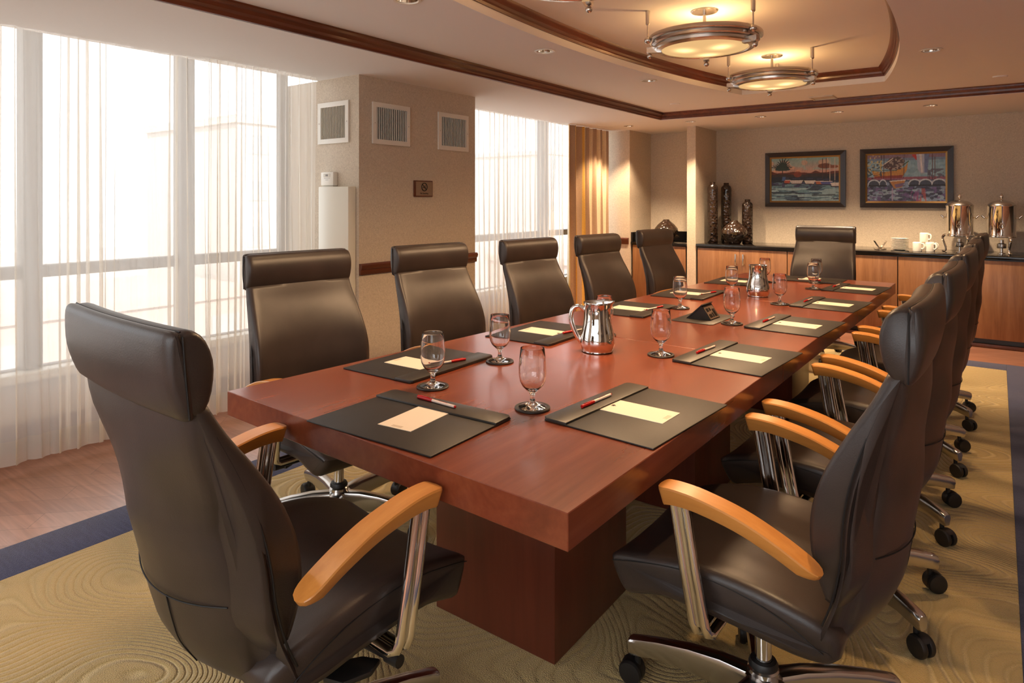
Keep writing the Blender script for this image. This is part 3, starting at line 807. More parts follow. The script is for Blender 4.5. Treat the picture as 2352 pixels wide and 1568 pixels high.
obj('socket_openings', bm, M['black'], face, smooth=False)

# ------------------------------------------------------------------ counter along the far wall
CF, CTZ = 7.10, 0.81
run = thing('countertop', 'long polished black stone countertop along the far wall', 'countertop', (0, 0, 0))
obj('slab', B(-2.695, XR-0.004, CF-0.012, YF-0.002, CTZ-.030, CTZ, .003), M['granite'], run)
units = [(-2.695, -1.734, 'two-door wood cabinet with handles under the vases, beside the stub wall'), (-1.734, -.751, 'wood cabinet under the counter, behind the far end chair'), (-.751, .25, 'wood cabinet under the saucers and coffee urns'), (.25, 1.25, 'wood cabinet at the right edge of the photo'), (1.25, XR-.006, 'wood cabinet in the far right corner')]
for i, (x0, x1, lab) in enumerate(units):
    u = thing('base_cabinet', lab, 'cabinet', ((x0+x1)/2, CF, 0), group='cabinets along the far wall')
    hw = (x1-x0)/2
    bm = bmesh.new(); box(bm, -hw+.0005, hw-.0005, .022, YF-CF-.003, .06, CTZ-.0305); box(bm, -hw+.0005, hw-.0005, .05, YF-CF-.003, .0, .06); obj('body', bm, M['black'], u, smooth=False)
    obj('kick_board', B(-hw+.0005, hw-.0005, .02, .05, 0.0005, .034, .004), M['baseb'], u)
    for s, (a, b) in ((-1, (-hw+.018 if i == 0 else -hw+.004, -.0012)), (1, (.0012, hw-.004))):
        d = obj('door', B(a, b, 0, .021, .082, CTZ-.042, .0015), M['veneer'], u)
        if i == 0:
            bm = bmesh.new(); xh = s*.040
            for zz in (.612, .708): box(bm, xh-.006, xh+.006, -.022, .001, zz-.006, zz+.006)
            box(bm, xh-.007, xh+.007, -.028, -.018, .600, .720, .002); obj('handle', bm, M['nickel'], d)
# niche cabinet
nc = thing('niche_cabinet', 'reddish wood cabinet standing in the wall niche left of the stub wall', 'cabinet', (-3.145, 7.10, 0))
bm = bmesh.new(); box(bm, -.343, .343, .022, .555, .05, .775); box(bm, -.343, .343, .06, .555, 0.0, .05); obj('body', bm, M['black'], nc, smooth=False)
obj('door', B(-.322, .327, 0, .0215, .06, .770, .0015), M['veneer'], nc)
nt = thing('niche_countertop', 'black stone countertop with upstand in the wall niche', 'countertop', (-3.145, 7.10, 0))
obj('slab', B(-.343, .343, -.012, .556, .776, .806, .003), M['granite'], nt)
bm = bmesh.new(); box(bm, -.343, -.322, 0, .556, .8065, .917, .002); box(bm, -.322, .343, .536, .556, .8065, .917, .002); obj('upstand', bm, M['granite'], nt)

# vases
def vase(name, prof, x, y, z, lab, hole=.012):
    bm = bmesh.new(); lathe(bm, prof, n=48); o = obj(name, bm, M['hammer'], angle=50); o.location = (x, y, z); return tag(o, lab, 'vase', 'dark hammered vases')
def tall(h):
    r = .058
    p = [(0, 0), (r*.93, 0), (r, .006), (r, h-.085), (r*.99, h-.065), (r*.9, h-.045), (r*.6, h-.03), (r*.52, h-.022), (r*.5, h-.002), (r*.42, h), (r*.4, h-.03), (0, h-.04)]
    return p
def rnd_v(h, r):
    return [(0, 0), (r*.42, 0), (r*.46, .004), (r*.62, h*.16), (r*.86, h*.34), (r*.98, h*.46), (r, h*.52), (r*.93, h*.62), (r*.68, h*.78), (r*.38, h*.91), (r*.26, h*.97), (r*.25, h), (r*.18, h), (r*.16, h*.9), (0, h*.85)]
vase('tall_vase', tall(.69), -2.60, 7.36, CTZ, 'tall dark hammered cylinder vase at the left, against the stub wall')
vase('tall_vase', tall(.685), -2.525, 7.60, CTZ, 'tall dark hammered cylinder vase standing behind the round vase')
vase('tall_vase', tall(.495), -2.275, 7.57, CTZ, 'shorter dark hammered cylinder vase right of the round vase')
vase('round_vase', rnd_v(.262, .138), -2.345, 7.33, CTZ, 'round dark hammered vase on the counter among the cylinder vases')
vase('round_vase', rnd_v(.262, .138), -3.145, 7.33, .8062, 'round dark hammered vase in the wall niche')

# saucers
bm = bmesh.new(); lathe(bm, [(0, 0), (.040, 0), (.046, .002), (.076, .0105), (.0775, .012), (.0765, .0130), (.045, .0065), (0, .0055)], n=40); SAU = obj('saucer', bm, M['porcelain'], angle=50); tag(SAU, 'x', 'saucer', 'stacked saucers on the counter')
SX, SY = -.765, 7.40
for k in range(10):
    s = first_or_copy(SAU); s.location = (SX+random.uniform(-.0015, .0015), SY+random.uniform(-.0015, .0015), CTZ+.0002+.0115*k)
    s['label'] = 'bottom white saucer of the stack on the black counter' if k == 0 else ('top white saucer of the stack on the black counter' if k == 9 else 'white saucer %s up the stack on the black counter' % ['', 'second', 'third', 'fourth', 'fifth', 'sixth', 'seventh', 'eighth', 'ninth'][k])
# mugs, mouth down
def make_mug():
    r = thing('coffee_mug', 'x', 'mug', group='white mugs piled on the counter')
    bm = bmesh.new(); h = .088
    lathe(bm, [(.0365, 0), (.0385, .001), (.0395, .006), (.0395, h-.012), (.0375, h-.004), (.032, h), (0, h), (0, h-.005), (.030, h-.006), (.0355, h-.014), (.0358, .004)], n=36, close=False); obj('body', bm, M['porcelain'], r, angle=50)
    bm = bmesh.new(); tube(bm, smooth_path([(.036, 0, .070), (.052, 0, .074), (.064, 0, .062), (.064, 0, .040), (.052, 0, .026), (.036, 0, .026)], 5), .0048, 10, flat=1.5); obj('handle', bm, M['porcelain'], r); return r
MUG = make_mug()
for (x, y, z, rz, lab) in ((-.615, 7.34, CTZ+.0002, -25, 'lower left white mug of the pile beside the saucers'), (-.512, 7.345, CTZ+.0002, -35, 'lower right white mug of the pile, nearest the urn'), (-.52, 7.445, CTZ+.0002, 10, 'white mug at the back of the pile, handle showing behind'), (-.560, 7.375, CTZ+.0885, -30, 'topmost white mug resting on the other mugs')):
    m = first_or_copy(MUG); m.location = (x, y, z); m.rotation_euler = (0, 0, radians(rz)); m['label'] = lab
# sachet rack
sr = thing('sachet_rack', 'small crossed chrome sachet rack left of the saucers', 'rack', (-.925, 7.33, CTZ+.0002), radians(20))
for s in (-1, 1):
    bm = bmesh.new()
    for t in (-.03, -.01, .01, .03):
        tube(bm, smooth_path([(s*.052, t, .088), (s*.02, t, .036), (-s*.006, t, .010), (-s*.036, t, .003), (-s*.05, t, .012)], 4), .0022, 8)
    for f, z in ((.052, .088), (.032, .055)): tube(bm, [(s*f, -.032, z), (s*f, .032, z)], .0022, 8)
    obj('basket', bm, M['chrome'], sr)
# coffee urns
def make_urn():
    r = thing('coffee_urn', 'x', 'coffee urn', group='steel coffee urns on the counter')
    bm = bmesh.new(); lathe(bm, [(0, .150), (.112, .150), (.116, .154), (.116, .164), (.108, .168), (.108, .425), (.112, .430), (.112, .437), (.105, .440), (0, .440)], n=48); obj('tank', bm, M['steel'], r, angle=40)
    bm = bmesh.new(); lathe(bm, [(.106, .4405), (.103, .448), (.085, .466), (.055, .479), (.02, .486), (.012, .488), (0, .488)], n=40)
    lid = obj('lid', bm, M['nickel'], r, angle=50)
    bm = bmesh.new(); lathe(bm, [(0, .4885), (.010, .4885), (.008, .495), (.006, .500), (.014, .508), (.0165, .520), (.013, .532), (.006, .538), (.005, .545), (0, .549)], n=20); obj('knob', bm, M['steel'], lid)
    for k in range(3):
        a = radians(-90+60+120*k-30); bm = bmesh.new()
        P = [(.106, .160), (.126, .150), (.134, .125), (.122, .085), (.108, .045), (.108, .018), (.120, .006), (.138, .010)]
        tube(bm, smooth_path([(q*cos(a), q*sin(a), z) for q, z in P], 4), [.012-.0055*(i/28) for i in range(29)], 10); obj('leg', bm, M['steel'], r)
    for s in (-1, 1):
        bm = bmesh.new(); tube(bm, [(s*.106, 0, .325), (s*.126, 0, .318), (s*.130, 0, .330)], .006, 10); tube(bm, smooth_path([(s*.122, 0, .318), (s*.136, 0, .334), (s*.150, 0, .346)], 4), [.007, .009, .0075, .009, .0075, .009, .0075, .0085, .006], 10); obj('handle', bm, M['steel'], r)
    bm = bmesh.new(); tube(bm, [(0, -.106, .195), (0, -.150, .192)], .009, 12); tube(bm, [(0, -.148, .225), (0, -.148, .178), (0, -.150, .165)], .010, 12)
    tor = [(.018*cos(2*pi*i/16), -.148, .250+.018*sin(2*pi*i/16)) for i in range(17)]; tube(bm, tor, .0035, 8); tube(bm, [(0, -.148, .222), (0, -.148, .234)], .004, 8); ball(bm, (0, -.148, .222), .010)
    obj('spigot', bm, M['steel'], r)
    bm = bmesh.new(); lathe(bm, [(0, .050), (.034, .050), (.036, .054), (.036, .088), (.03, .092), (.018, .096), (.018, .125), (0, .125)], n=28); lathe(bm, [(0, .0), (.03, .0), (.03, .006), (.012, .012), (.012, .050), (0, .050)], n=24); obj('burner', bm, M['nickel'], r)
    return r
URN = make_urn()
URN.location = (-.285, 7.44, CTZ+.0002); URN['label'] = 'tall steel coffee urn on scrolled legs, left one, beside the mugs'
u2 = copy_tree(URN); u2.location = (.030, 7.44, CTZ+.0002); u2['label'] = 'tall steel coffee urn on scrolled legs, right one at the photo edge'

# ------------------------------------------------------------------ paintings
def lerp(a, b, t): return a+(b-a)*t
def paint_canvas(which, W, H, nx=230, ny=150):
    rs = np.random.RandomState(4+which)
    u, v = np.meshgrid(np.linspace(0, 1, nx), np.linspace(0, 1, ny))   # v up
    img = np.zeros((ny, nx, 3))
    def vn(sx, sy):
        g = rs.rand(int(sy)+2, int(sx)+2); X = u*sx; Y = v*sy; xi = X.astype(int); yi = Y.astype(int); fx = X-xi; fy = Y-yi
        fx = fx*fx*(3-2*fx); fy = fy*fy*(3-2*fy)
        return (g[yi, xi]*(1-fx)+g[yi, xi+1]*fx)*(1-fy)+(g[yi+1, xi]*(1-fx)+g[yi+1, xi+1]*fx)*fy
    C = lambda r, g, b: np.array(lin(r, g, b)[:3])
    def put(mask, col, a=1.0):
        m = np.clip(mask, 0, 1)[..., None]*a; img[:] = img*(1-m)+np.asarray(col)*m
    def seg(x0, y0, x1, y1, w):
        dx, dy = (x1-x0)*W/H, y1-y0; px, py = (u-x0)*W/H, v-y0; t = np.clip((px*dx+py*dy)/(dx*dx+dy*dy+1e-9), 0, 1)
        return (np.hypot(px-t*dx, py-t*dy) < w).astype(float)
    def ell(cx, cy, rx, ry): return (((u-cx)/rx)**2+((v-cy)/ry)**2 < 1).astype(float)
    def poly(P):
        m = np.zeros_like(u, bool); j = len(P)-1
        for i in range(len(P)):
            xi, yi = P[i]; xj, yj = P[j]
            with np.errstate(divide='ignore', invalid='ignore'):
                cnd = ((yi > v) != (yj > v)) & (u < (xj-xi)*(v-yi)/(yj-yi+1e-12)+xi)
            m ^= cnd; j = i
        return m.astype(float)
    strokes = vn(60, 14)*.6+vn(110, 40)*.4
    if which == 0:
        t = np.clip((v-.55)/.45, 0, 1)[..., None]
        img[:] = C(226, 150, 122)*(1-t)+C(128, 172, 168)*t
        put((vn(10, 7) > .6)*(v > .72), C(160, 186, 176), .6); put((vn(12, 9) > .62)*(v > .6), C(232, 168, 128), .5)
        put((v < .64+.06*vn(12, 1)), C(104, 50, 34)); put((v < .60+.05*vn(18, 1)), C(58, 44, 40)); put((v < .56)*(v > .4), C(36, 42, 52))
        put((v < .42+.02*vn(20, 1)), C(120, 158, 170)); put((v < .42)*(vn(6, 34) > .52), C(78, 102, 124), .85); put((v < .42)*(vn(9, 30) > .68), C(48, 58, 76), .85); put((v < .3)*(vn(6, 40) > .52), C(172, 204, 208), .9)
        put((v < .46)*(v > .30)*(vn(22, 20) > .62), C(62, 50, 92), .8)
        # palm fronds
        for a in np.linspace(10, 170, 13):
            L = .17+.05*sin(a); x1 = .17+L*cos(radians(a))*1.05; y1 = .76+L*1.25*abs(sin(radians(a)))*.95
            put(seg(.17, .75, lerp(.17, x1, .6), lerp(.75, y1, .75), .016), C(34, 56, 46)); put(seg(lerp(.17, x1, .55), lerp(.75, y1, .7), x1, y1, .009), C(30, 50, 44))
        put(seg(.17, .75, .17, .62, .010), C(54, 44, 40)); put(ell(.17, .74, .12, .035), C(38, 60, 50))
        put(ell(.80, .80, .10, .06), C(120, 70, 44)); put(ell(.92, .78, .07, .035), C(140, 84, 58)); put(ell(.40, .62, .06, .07), C(142, 66, 40), .8)
        for x in (.765, .82, .87, .94): put(seg(x, .42, x, .97, .006), C(70, 44, 44) if x < .86 else C(214, 190, 170))
        for (x, y, w, c) in ((.38, .44, .10, (206, 196, 190)), (.58, .43, .08, (222, 214, 206)), (.72, .42, .06, (196, 112, 80)), (.82, .41, .09, (86, 92, 150)), (.95, .37, .07, (226, 218, 210)), (.24, .45, .05, (192, 92, 66))):
            put(poly([(x-w, y+.035), (x+w, y+.035), (x+w*.75, y-.035), (x-w*.7, y-.035)]), C(*c)); put(seg(x-w*.9, y-.04, x+w*.8, y-.045, .010), C(40, 34, 44)); put(seg(x-w*.5, y+.08, x+w*.5, y+.085, .012), C(58, 62, 84)); put(seg(x-w, y+.035, x+w, y+.035, .006), C(236, 226, 214))
        put(poly([(.17, .57), (.22, .57), (.21, .47), (.16, .47)]), C(70, 100, 150))
        put(seg(.03, .18, .30, .19, .02), C(62, 78, 84), .8); put(seg(.62, .13, .94, .14, .018), C(58, 68, 78), .8)
        put(seg(.89, .05, .93, .09, .006), C(40, 44, 90)); put(seg(.93, .04, .98, .07, .006), C(40, 44, 90))
    else:
        img[:] = C(150, 182, 194); put((vn(20, 24) > .55), C(126, 160, 180), .7); put((v > .92), C(136, 110, 128)); put((v > .87)*(v < .92), C(110, 120, 150), .7)
        put((v < .52)*(v > .46), C(150, 92, 112)); put((v < .46), C(84, 92, 120)); put((v < .46)*(vn(12, 22) > .5), C(146, 166, 196), .9); put((v < .46)*(vn(18, 30) > .62), C(52, 54, 76), .85); put((v < .25)*(vn(18, 26) > .62), C(170, 192, 208), .9); put((v < .3)*(vn(24, 22) > .7), C(120, 96, 150), .8)
        # yellow boat
        hull = [(.06, .66), (.20, .63), (.38, .66), (.50, .74), (.535, .84), (.52, .66), (.47, .53), (.30, .50), (.10, .50)]
        put(poly(hull), C(198, 140, 66)); put(poly([(.10, .54), (.47, .56), (.46, .50), (.10, .50)]), C(146, 62, 48)); put(seg(.06, .66, .38, .66, .008), C(60, 84, 60)); put(seg(.38, .66, .54, .85, .010), C(64, 92, 66)); put(seg(.14, .61, .24, .615, .006), C(50, 34, 28))
        put(poly([(.20, .74), (.30, .92), (.42, .96), (.50, .86), (.44, .68), (.30, .67)]), C(84, 66, 64)); put((vn(50, 40) > .58)*poly([(.20, .72), (.30, .92), (.42, .96), (.50, .86), (.44, .68), (.28, .67)]), C(176, 156, 140), .9); put(seg(.21, .78, .34, .92, .010), C(226, 214, 196))
        for x in (.185, .22, .48): put(seg(x, .5, x+.005, .99, .006), C(64, 48, 50))
        put(seg(.315, .4, .315, .72, .010), C(96, 40, 40))
        # furled sail
        put(poly([(.58, .99), (.68, .99), (.64, .86), (.66, .82)]), C(190, 58, 52)); put(poly([(.64, .99), (.80, .99), (.77, .60), (.70, .58), (.66, .66)]), C(176, 180, 198)); put(poly([(.74, .99), (.80, .99), (.78, .6), (.74, .6)]), C(110, 124, 164)); put(poly([(.68, .99), (.71, .99), (.72, .6), (.70, .6)]), C(222, 214, 214))
        for x, y1 in ((.84, .99), (.87, .92), (.80, .62)): put(seg(x, .46, x, y1, .007), C(92, 48, 48))
        put((vn(40, 30) > .52)*(u > .78)*(v > .48)*(v < .68), C(96, 92, 110), .9); put((vn(44, 34) > .62)*(u < .20)*(v > .46)*(v < .86), C(60, 66, 74), .85); put((vn(50, 30) > .66)*(u < .2)*(v > .6), C(214, 190, 120), .8)
        for (x, w) in ((.09, .08), (.21, .05), (.62, .08), (.755, .085), (.92, .09)):
            put(ell(x, .36, w, .10)*(v > .34), C(70, 78, 96)); put(ell(x, .37, w, .105)*(1-ell(x, .36, w*.86, .085))*(v > .34), C(206, 212, 220)); put(seg(x-w*.8, .335, x+w*.8, .335, .018), C(40, 42, 54))
        put(poly([(.30, .42), (.50, .44), (.46, .30), (.36, .27)]), C(190, 132, 76)); put(seg(.30, .43, .50, .45, .010), C(226, 220, 208)); put(poly([(.36, .36), (.50, .40), (.46, .32), (.38, .29)]), C(126, 104, 136))
        put((vn(46, 9) > .4)*(abs(u-.70-.05*v) < .035+.12*(.27-v))*(v < .27), C(186, 96, 98), .8); put((vn(46, 8) > .5)*(abs(u-.62) < .05)*(v < .22), C(140, 84, 140), .7); put(seg(.335, .02, .335, .28, .012), C(186, 170, 200), .8)
    img *= (0.78+.44*strokes)[..., None]
    return np.clip(img, 0, 1)
def painting(label, x0, x1, z0, z1, which):
    r = thing('framed_painting', label, 'painting', ((x0+x1)/2, YF-.002, (z0+z1)/2))
    W, H = x1-x0, z1-z0; fw = .050
    def ring(name, a0, a1, d0, d1, m, par):
        bm = bmesh.new()
        o = [(-W/2+a0, -H/2+a0), (W/2-a0, -H/2+a0), (W/2-a0, H/2-a0), (-W/2+a0, H/2-a0)]; i = [(-W/2+a1, -H/2+a1), (W/2-a1, -H/2+a1), (W/2-a1, H/2-a1), (-W/2+a1, H/2-a1)]
        q = [[bm.verts.new((x, y, z)) for x, z in P] for P, y in ((o, 0), (o, -d0), (i, -d1), (i, 0))]
        for a, b in zip(q, q[1:]+q[:1]):
            for j in range(4): bm.faces.new((a[j], a[(j+1) % 4], b[(j+1) % 4], b[j]))
        return obj(name, bm, m, par, smooth=False)
    ring('frame', 0, fw, .028, .034, M['frame'], r); ring('gilt_liner', fw+.0005, fw+.017, .026, .018, M['gilt'], r)
    iw, ih = W-2*(fw+.016), H-2*(fw+.016); img = paint_canvas(which, iw, ih); ny, nx, _ = img.shape
    verts = [(-iw/2+iw*i/(nx-1), -.012, -ih/2+ih*j/(ny-1)) for j in range(ny) for i in range(nx)]
    faces = [(j*nx+i, j*nx+i+1, (j+1)*nx+i+1, (j+1)*nx+i) for j in range(ny-1) for i in range(nx-1)]
    me = bpy.data.meshes.new('canvas'); me.from_pydata(verts, [], faces); me.materials.append(M['paint'])
    ca = me.color_attributes.new('Col', 'FLOAT_COLOR', 'POINT'); ca.data.foreach_set('color', np.concatenate([img.reshape(-1, 3), np.ones((nx*ny, 1))], 1).astype(np.float32).ravel())
    o = bpy.data.objects.new('canvas', me); COL.objects.link(o); o.parent = r
    return r
painting('framed harbour painting with a palm tree and pink sunset sky, left one', -2.128, -1.300, 1.220, 1.828, 0)
painting('framed harbour painting with a big yellow boat and sail, right one', -1.163, -.345, 1.218, 1.828, 1)

# ------------------------------------------------------------------ wall fittings
def grille(label, M4, W=.345, H=.28, group=None):
    r = bpy.data.objects.new('air_vent', None); COL.objects.link(r); r.matrix_world = M4; tag(r, label, 'vent', 'square wall vents')
    f = .032; bm = bmesh.new()
    for a in ((-W/2, W/2, -H/2, -H/2+f), (-W/2, W/2, H/2-f, H/2), (-W/2, -W/2+f, -H/2+f, H/2-f), (W/2-f, W/2, -H/2+f, H/2-f)):
        box(bm, a[0], a[1], -.012, -.0005, a[2], a[3])
    obj('frame', bm, M['white'], r, smooth=False)
    obj('duct', B(-W/2+f, W/2-f, -.0012, -.0004, -H/2+f, H/2-f), M['darkvoid'], r, smooth=False)  # flat dark sheet, shade of the duct opening put into its colour
    bm = bmesh.new(); nn = 16
    for i in range(nn):
        x = -W/2+f+(W-2*f)*(i+.5)/nn; tube(bm, [(x, -.006, -H/2+f), (x, -.006, H/2-f)], .0062, 6, flat=.6)
    obj('louvers', bm, M['louver'], r, smooth=False)
    bm = bmesh.new()
    for s in (-1, 1): lathe(bm, [(0, 0), (.004, 0), (.003, .002), (0, .0025)], n=10); 
    for v, s in zip(list(bm.verts), [1]*999): pass
    bm.free()
    bm = bmesh.new()
    for s in (-1, 1): ball(bm, (s*(W/2-f/2), -.012, 0), .004, 10, 6)
    obj('screw', bm, M['nickel'], r); return r
rotX = Matrix.Rotation(radians(90), 4, 'Z')     # faces +x
grille('white louvred vent on the narrow cream wall above the convector panel', Matrix.Translation((-3.612, 2.8695, 1.82)), .32, .28)
grille('white louvred vent on the brown column, left one by the corner', Matrix.Translation((-3.3595, 3.153, 1.815))@rotX)
grille('white louvred vent on the brown column, right one near the window', Matrix.Translation((-3.3595, 3.793, 1.815))@rotX)
# sign
sg = thing('no_smoking_sign', 'small brown framed no smoking sign on the column', 'sign', (-3.36, 3.462, 1.38), radians(90))
obj('frame', B(-.095, .095, -.012, 0, -.059, .059, .003), M['crown'], sg); obj('plate', B(-.080, .088, -.0135, -.0121, -.051, .050, .0005), M['plaque'], sg, smooth=False)
bm = bmesh.new(); tor = [(.005+.028*cos(2*pi*i/32), -.0142, .012+.028*sin(2*pi*i/32)) for i in range(33)]; tube(bm, tor, .0036, 8)
tube(bm, [(.005-.020, -.0142, .032), (.005+.020, -.0142, -.008)], .0034, 8); box(bm, -.012, .012, -.0148, -.0136, .007, .012); box(bm, .014, .018, -.0148, -.0136, .007, .012)
tube(bm, smooth_path([(.016, -.0142, .015), (.012, -.0142, .021), (.017, -.0142, .026)], 3), .0014, 6)
obj('symbol', bm, M['black'], sg)
text_mesh('lettering', 'No Smoking', .0165, M['black'], sg, Matrix.Translation((.004, -.0138, -.034))@Matrix.Rotation(radians(90), 4, 'X'))
# thermostat
th = thing('thermostat', 'small white thermostat box above the convector panel', 'thermostat', (-3.637, 2.87, 1.44))
obj('casing', B(-.066, .066, -.040, -.0005, -.045, .046, .006), M['white'], th); obj('display', B(-.035, .035, -.0415, -.040, .012, .036, .0006), M['louver'], th, smooth=False)
bm = bmesh.new(); box(bm, -.012, .012, -.0425, -.0415, .018, .030); box(bm, -.03, .03, -.041, -.0401, .004, .006); box(bm, -.014, .014, -.041, -.0401, -.008, -.006); obj('markings', bm, M['winframe'], th, smooth=False)
obj('cover_base', B(-.058, .058, -.036, -.001, -.052, -.046, .001), M['louver'], th)
# convector
cv = thing('convector_panel', 'tall cream enamel convector panel beside the sheer curtain', 'heater', (-3.545, 2.869, 0))
obj('casing', B(-.150, .158, -.065, 0, .012, 1.387, .006), M['cream'], cv)
bm = bmesh.new()
for k in range(12): box(bm, .02, .135, -.067, -.0645, .50+.022*k, .508+.022*k)
obj('slots', bm, M['winframe'], cv, smooth=False)

# ------------------------------------------------------------------ ceiling fittings
def downlight(x, y, z, r, label, lit, k, group):
    t = thing('downlight', label, 'ceiling light', (x, y, z), 0, group)
    bm = bmesh.new(); lathe(bm, [(r, 0), (r+.010, -.001), (r+.0105, -.004), (r-.002, -.0045), (r-.004, .002)], n=32, close=True); obj('trim_ring', bm, M['white'] if r > .05 else M['nickel'], t)
    bm = bmesh.new(); lathe(bm, [(r-.002, 0), (r-.006, .03), (r-.014, .06), (.016, .085), (0, .085)], n=32); obj('reflector', bm, M['can'], t)
    bm = bmesh.new(); ball(bm, (0, 0, .055 if lit else .068), .014 if lit else .010, 14, 8); obj('bulb', bm, M['bulb'] if lit else M['porcelain'], t)
    return t
names = ['left of the oval recess, nearer white one', 'left of the oval recess, farther one', 'right of the oval recess', 'cut by the top edge', 'out of sight right of the recess', 'out of sight near the camera']
for (x, y), nme in zip(main_dl, names): downlight(x, y, ZM, RD, 'recessed round downlight in the main ceiling '+nme, False, 1, 'downlights in the main ceiling')
nm2 = ['over the narrow lit wall by the drape', 'before the wall niche and stub wall', 'above the left of the palm painting', 'between the two paintings', 'above the right painting and urns']
for (x, y), nme in zip(sof_dl, nm2): downlight(x, y, ZS, RD*.85, 'small recessed downlight in the far soffit '+nme, True, .8, 'downlights in the far soffit')
for (x, y), nme in (((-2.407, 5.808), 'left, near the corner of the crown moulding'), ((.015, 5.909), 'right, beyond the oval recess')):
    bm = bmesh.new(); lathe(bm, [(0, -.010), (.040, -.009), (.046, -.003), (.046, -.0002), (0, -.0002)], n=28); o = obj('sprinkler_cover', bm, M['ceil']); o.location = (x, y, ZM); tag(o, 'flat round sprinkler cover on the ceiling, '+nme, 'sprinkler', 'sprinkler covers')
cvent = thing('ceiling_vent', 'small rectangular ceiling vent beyond the oval recess', 'vent', (-1.22, 6.21, ZM))
bm = bmesh.new()
for a in ((-.095, .095, -.10, -.085), (-.095, .095, .085, .10), (-.095, -.08, -.085, .085), (.08, .095, -.085, .085)): box(bm, *a, -.010, -.0003)
obj('frame', bm, M['louver'], cvent, smooth=False); obj('grille', B(-.08, .08, -.085, .085, -.005, -.0004), M['louver'], cvent, smooth=False)

PEND = [(-1.249, 2.07), (-1.249, 3.412), (-1.261, 4.754)]
PZ = 2.128          # ring centre height
def make_pendant():
    r = thing('pendant_light', 'x', 'ceiling light', group='ring pendant lights in the oval recess')
    up = ZR-PZ
    bm = bmesh.new(); lathe(bm, [(.262, .040), (.290, .040), (.292, .036), (.292, .020), (.286, .016), (.272, .014), (.276, .010), (.276, -.002), (.270, -.006), (.256, -.008), (.260, -.012), (.259, -.024), (.252, -.030), (.226, -.034), (.222, -.030), (.224, -.020), (.250, -.010), (.262, .010)], n=72, close=True)
    obj('ring', bm, M['nickel'], r, angle=30)
    bm = bmesh.new(); lathe(bm, [(0, -.044), (.10, -.042), (.18, -.036), (.223, -.026), (.223, -.022), (.18, -.030), (.10, -.036), (0, -.038)], n=64)
    obj('diffuser', bm, M['lens'], r, angle=60)
    bm = bmesh.new(); lathe(bm, [(0, up-.008), (.066, up-.008), (.070, up-.004), (.070, up-.0005), (0, up-.0005)], n=40); obj('canopy', bm, M['nickel'], r)
    bm = bmesh.new(); tube(bm, [(0, 0, up-.006), (0, 0, -.020)], .0085, 14); obj('stem', bm, M['nickel'], r)
    for k in range(3):
        a = radians((216, -20, 98)[k]); c, s = cos(a), sin(a); R_ = .300
        bm = bmesh.new(); tube(bm, [(R_*c, R_*s, up-.001), (R_*c, R_*s, up-.070)], [.0125, .0115], 16); tube(bm, [(R_*c, R_*s, up-.070), (R_*c, R_*s, up-.076)], [.0115, .007], 16); tube(bm, [(R_*c, R_*s, up-.074), (R_*c, R_*s, .022)], .0042, 10); ball(bm, (R_*c, R_*s, .016), .019)
        obj('suspension_rod', bm, M['nickel'], r)
        b = radians((204, -12, 108)[k]); c, s = cos(b), sin(b); rd = Vector((c, s, 0)); tn = Vector((-s, c, 0))
        bm = bmesh.new(); q = [(.222, -.040), (.292, -.040), (.300, -.034), (.300, -.010), (.262, -.010), (.246, -.030), (.222, -.034)]
        A0 = [bm.verts.new(rd*x+tn*.016+Vector((0, 0, z))) for x, z in q]; B0 = [bm.verts.new(rd*x-tn*.016+Vector((0, 0, z))) for x, z in q]
        bm.faces.new(A0); bm.faces.new(B0[::-1])
        for j in range(len(q)): bm.faces.new((A0[j], A0[(j+1) % len(q)], B0[(j+1) % len(q)], B0[j]))
        ball(bm, (.284*c, .284*s, -.055), .0145); obj('clip', bm, M['nickel'], r, angle=30)
    bm = bmesh.new()
    for k in range(3):
        a = radians(100+120*k); ball(bm, (.105*cos(a), .105*sin(a), -.004), .016, 12, 8)
    obj('bulb', bm, M['bulb'], r)
    return r
PL = make_pendant()
for i, ((x, y), lab) in enumerate(zip(PEND, ('ring pendant light cut off by the top edge of the photo', 'ring pendant light in the middle, the largest fully seen', 'ring pendant light farthest away, smaller looking'))):
    p = PL if i == 0 else copy_tree(PL); p.location = (x, y, PZ); p['label'] = lab

# ------------------------------------------------------------------ outside
def building(label, x, y, w, d, h, zb, floors, bays, mat):
    r = thing('building', label, 'building', (x, y, zb)); obj('walls', B(-d/2, d/2, -w/2, w/2, 0, h), mat, r, smooth=False)
    for f in range(floors):
        bm = bmesh.new(); z = h*(f+.35)/floors
        for b in range(bays):
            yy = -w/2+w*(b+.25)/bays; box(bm, d/2, d/2+.05, yy, yy+w*.5/bays, z, z+h*.42/floors)
        obj('window_row', bm, M['ext_glass'], r, smooth=False)
    obj('roof_parapet', B(-d/2-.2, d/2+.2, -w/2-.2, w/2+.2, h, h+.6), mat, r, smooth=False)
struct('ground', B(-320, -9, -160, 260, -14.2, -14), M['ext_ground'], smooth=False)
building('hazy pale office block seen through the big window, tall one', -52, 40, 26, 14, 21, -14, 6, 8, M['ext_wall'])
building('hazy low brick building seen through the left of the window', -46, 14, 22, 12, 9, -14, 2, 6, M['ext_brick'])
building('hazy tower seen through the second window', -60, 92, 22, 14, 22, -14, 7, 7, M['ext_wall'])
building('hazy low block in front of the tower', -38, 62, 16, 10, 9, -14, 2, 5, M['ext_brick'])
bm = bmesh.new(); rings = []
for i in range(41):
    y = -150+10*i; h = 7+3*sin(i*.7)+2*sin(i*1.9); rings.append([bm.verts.new((x, y, z)) for x, z in ((-230, -14), (-255, -14+h*1.2), (-300, -14))])
for a, b in zip(rings, rings[1:]):
    for j in range(2): bm.faces.new((a[j], a[j+1], b[j+1], b[j]))
struct('hills', bm, M['ext_hill'])

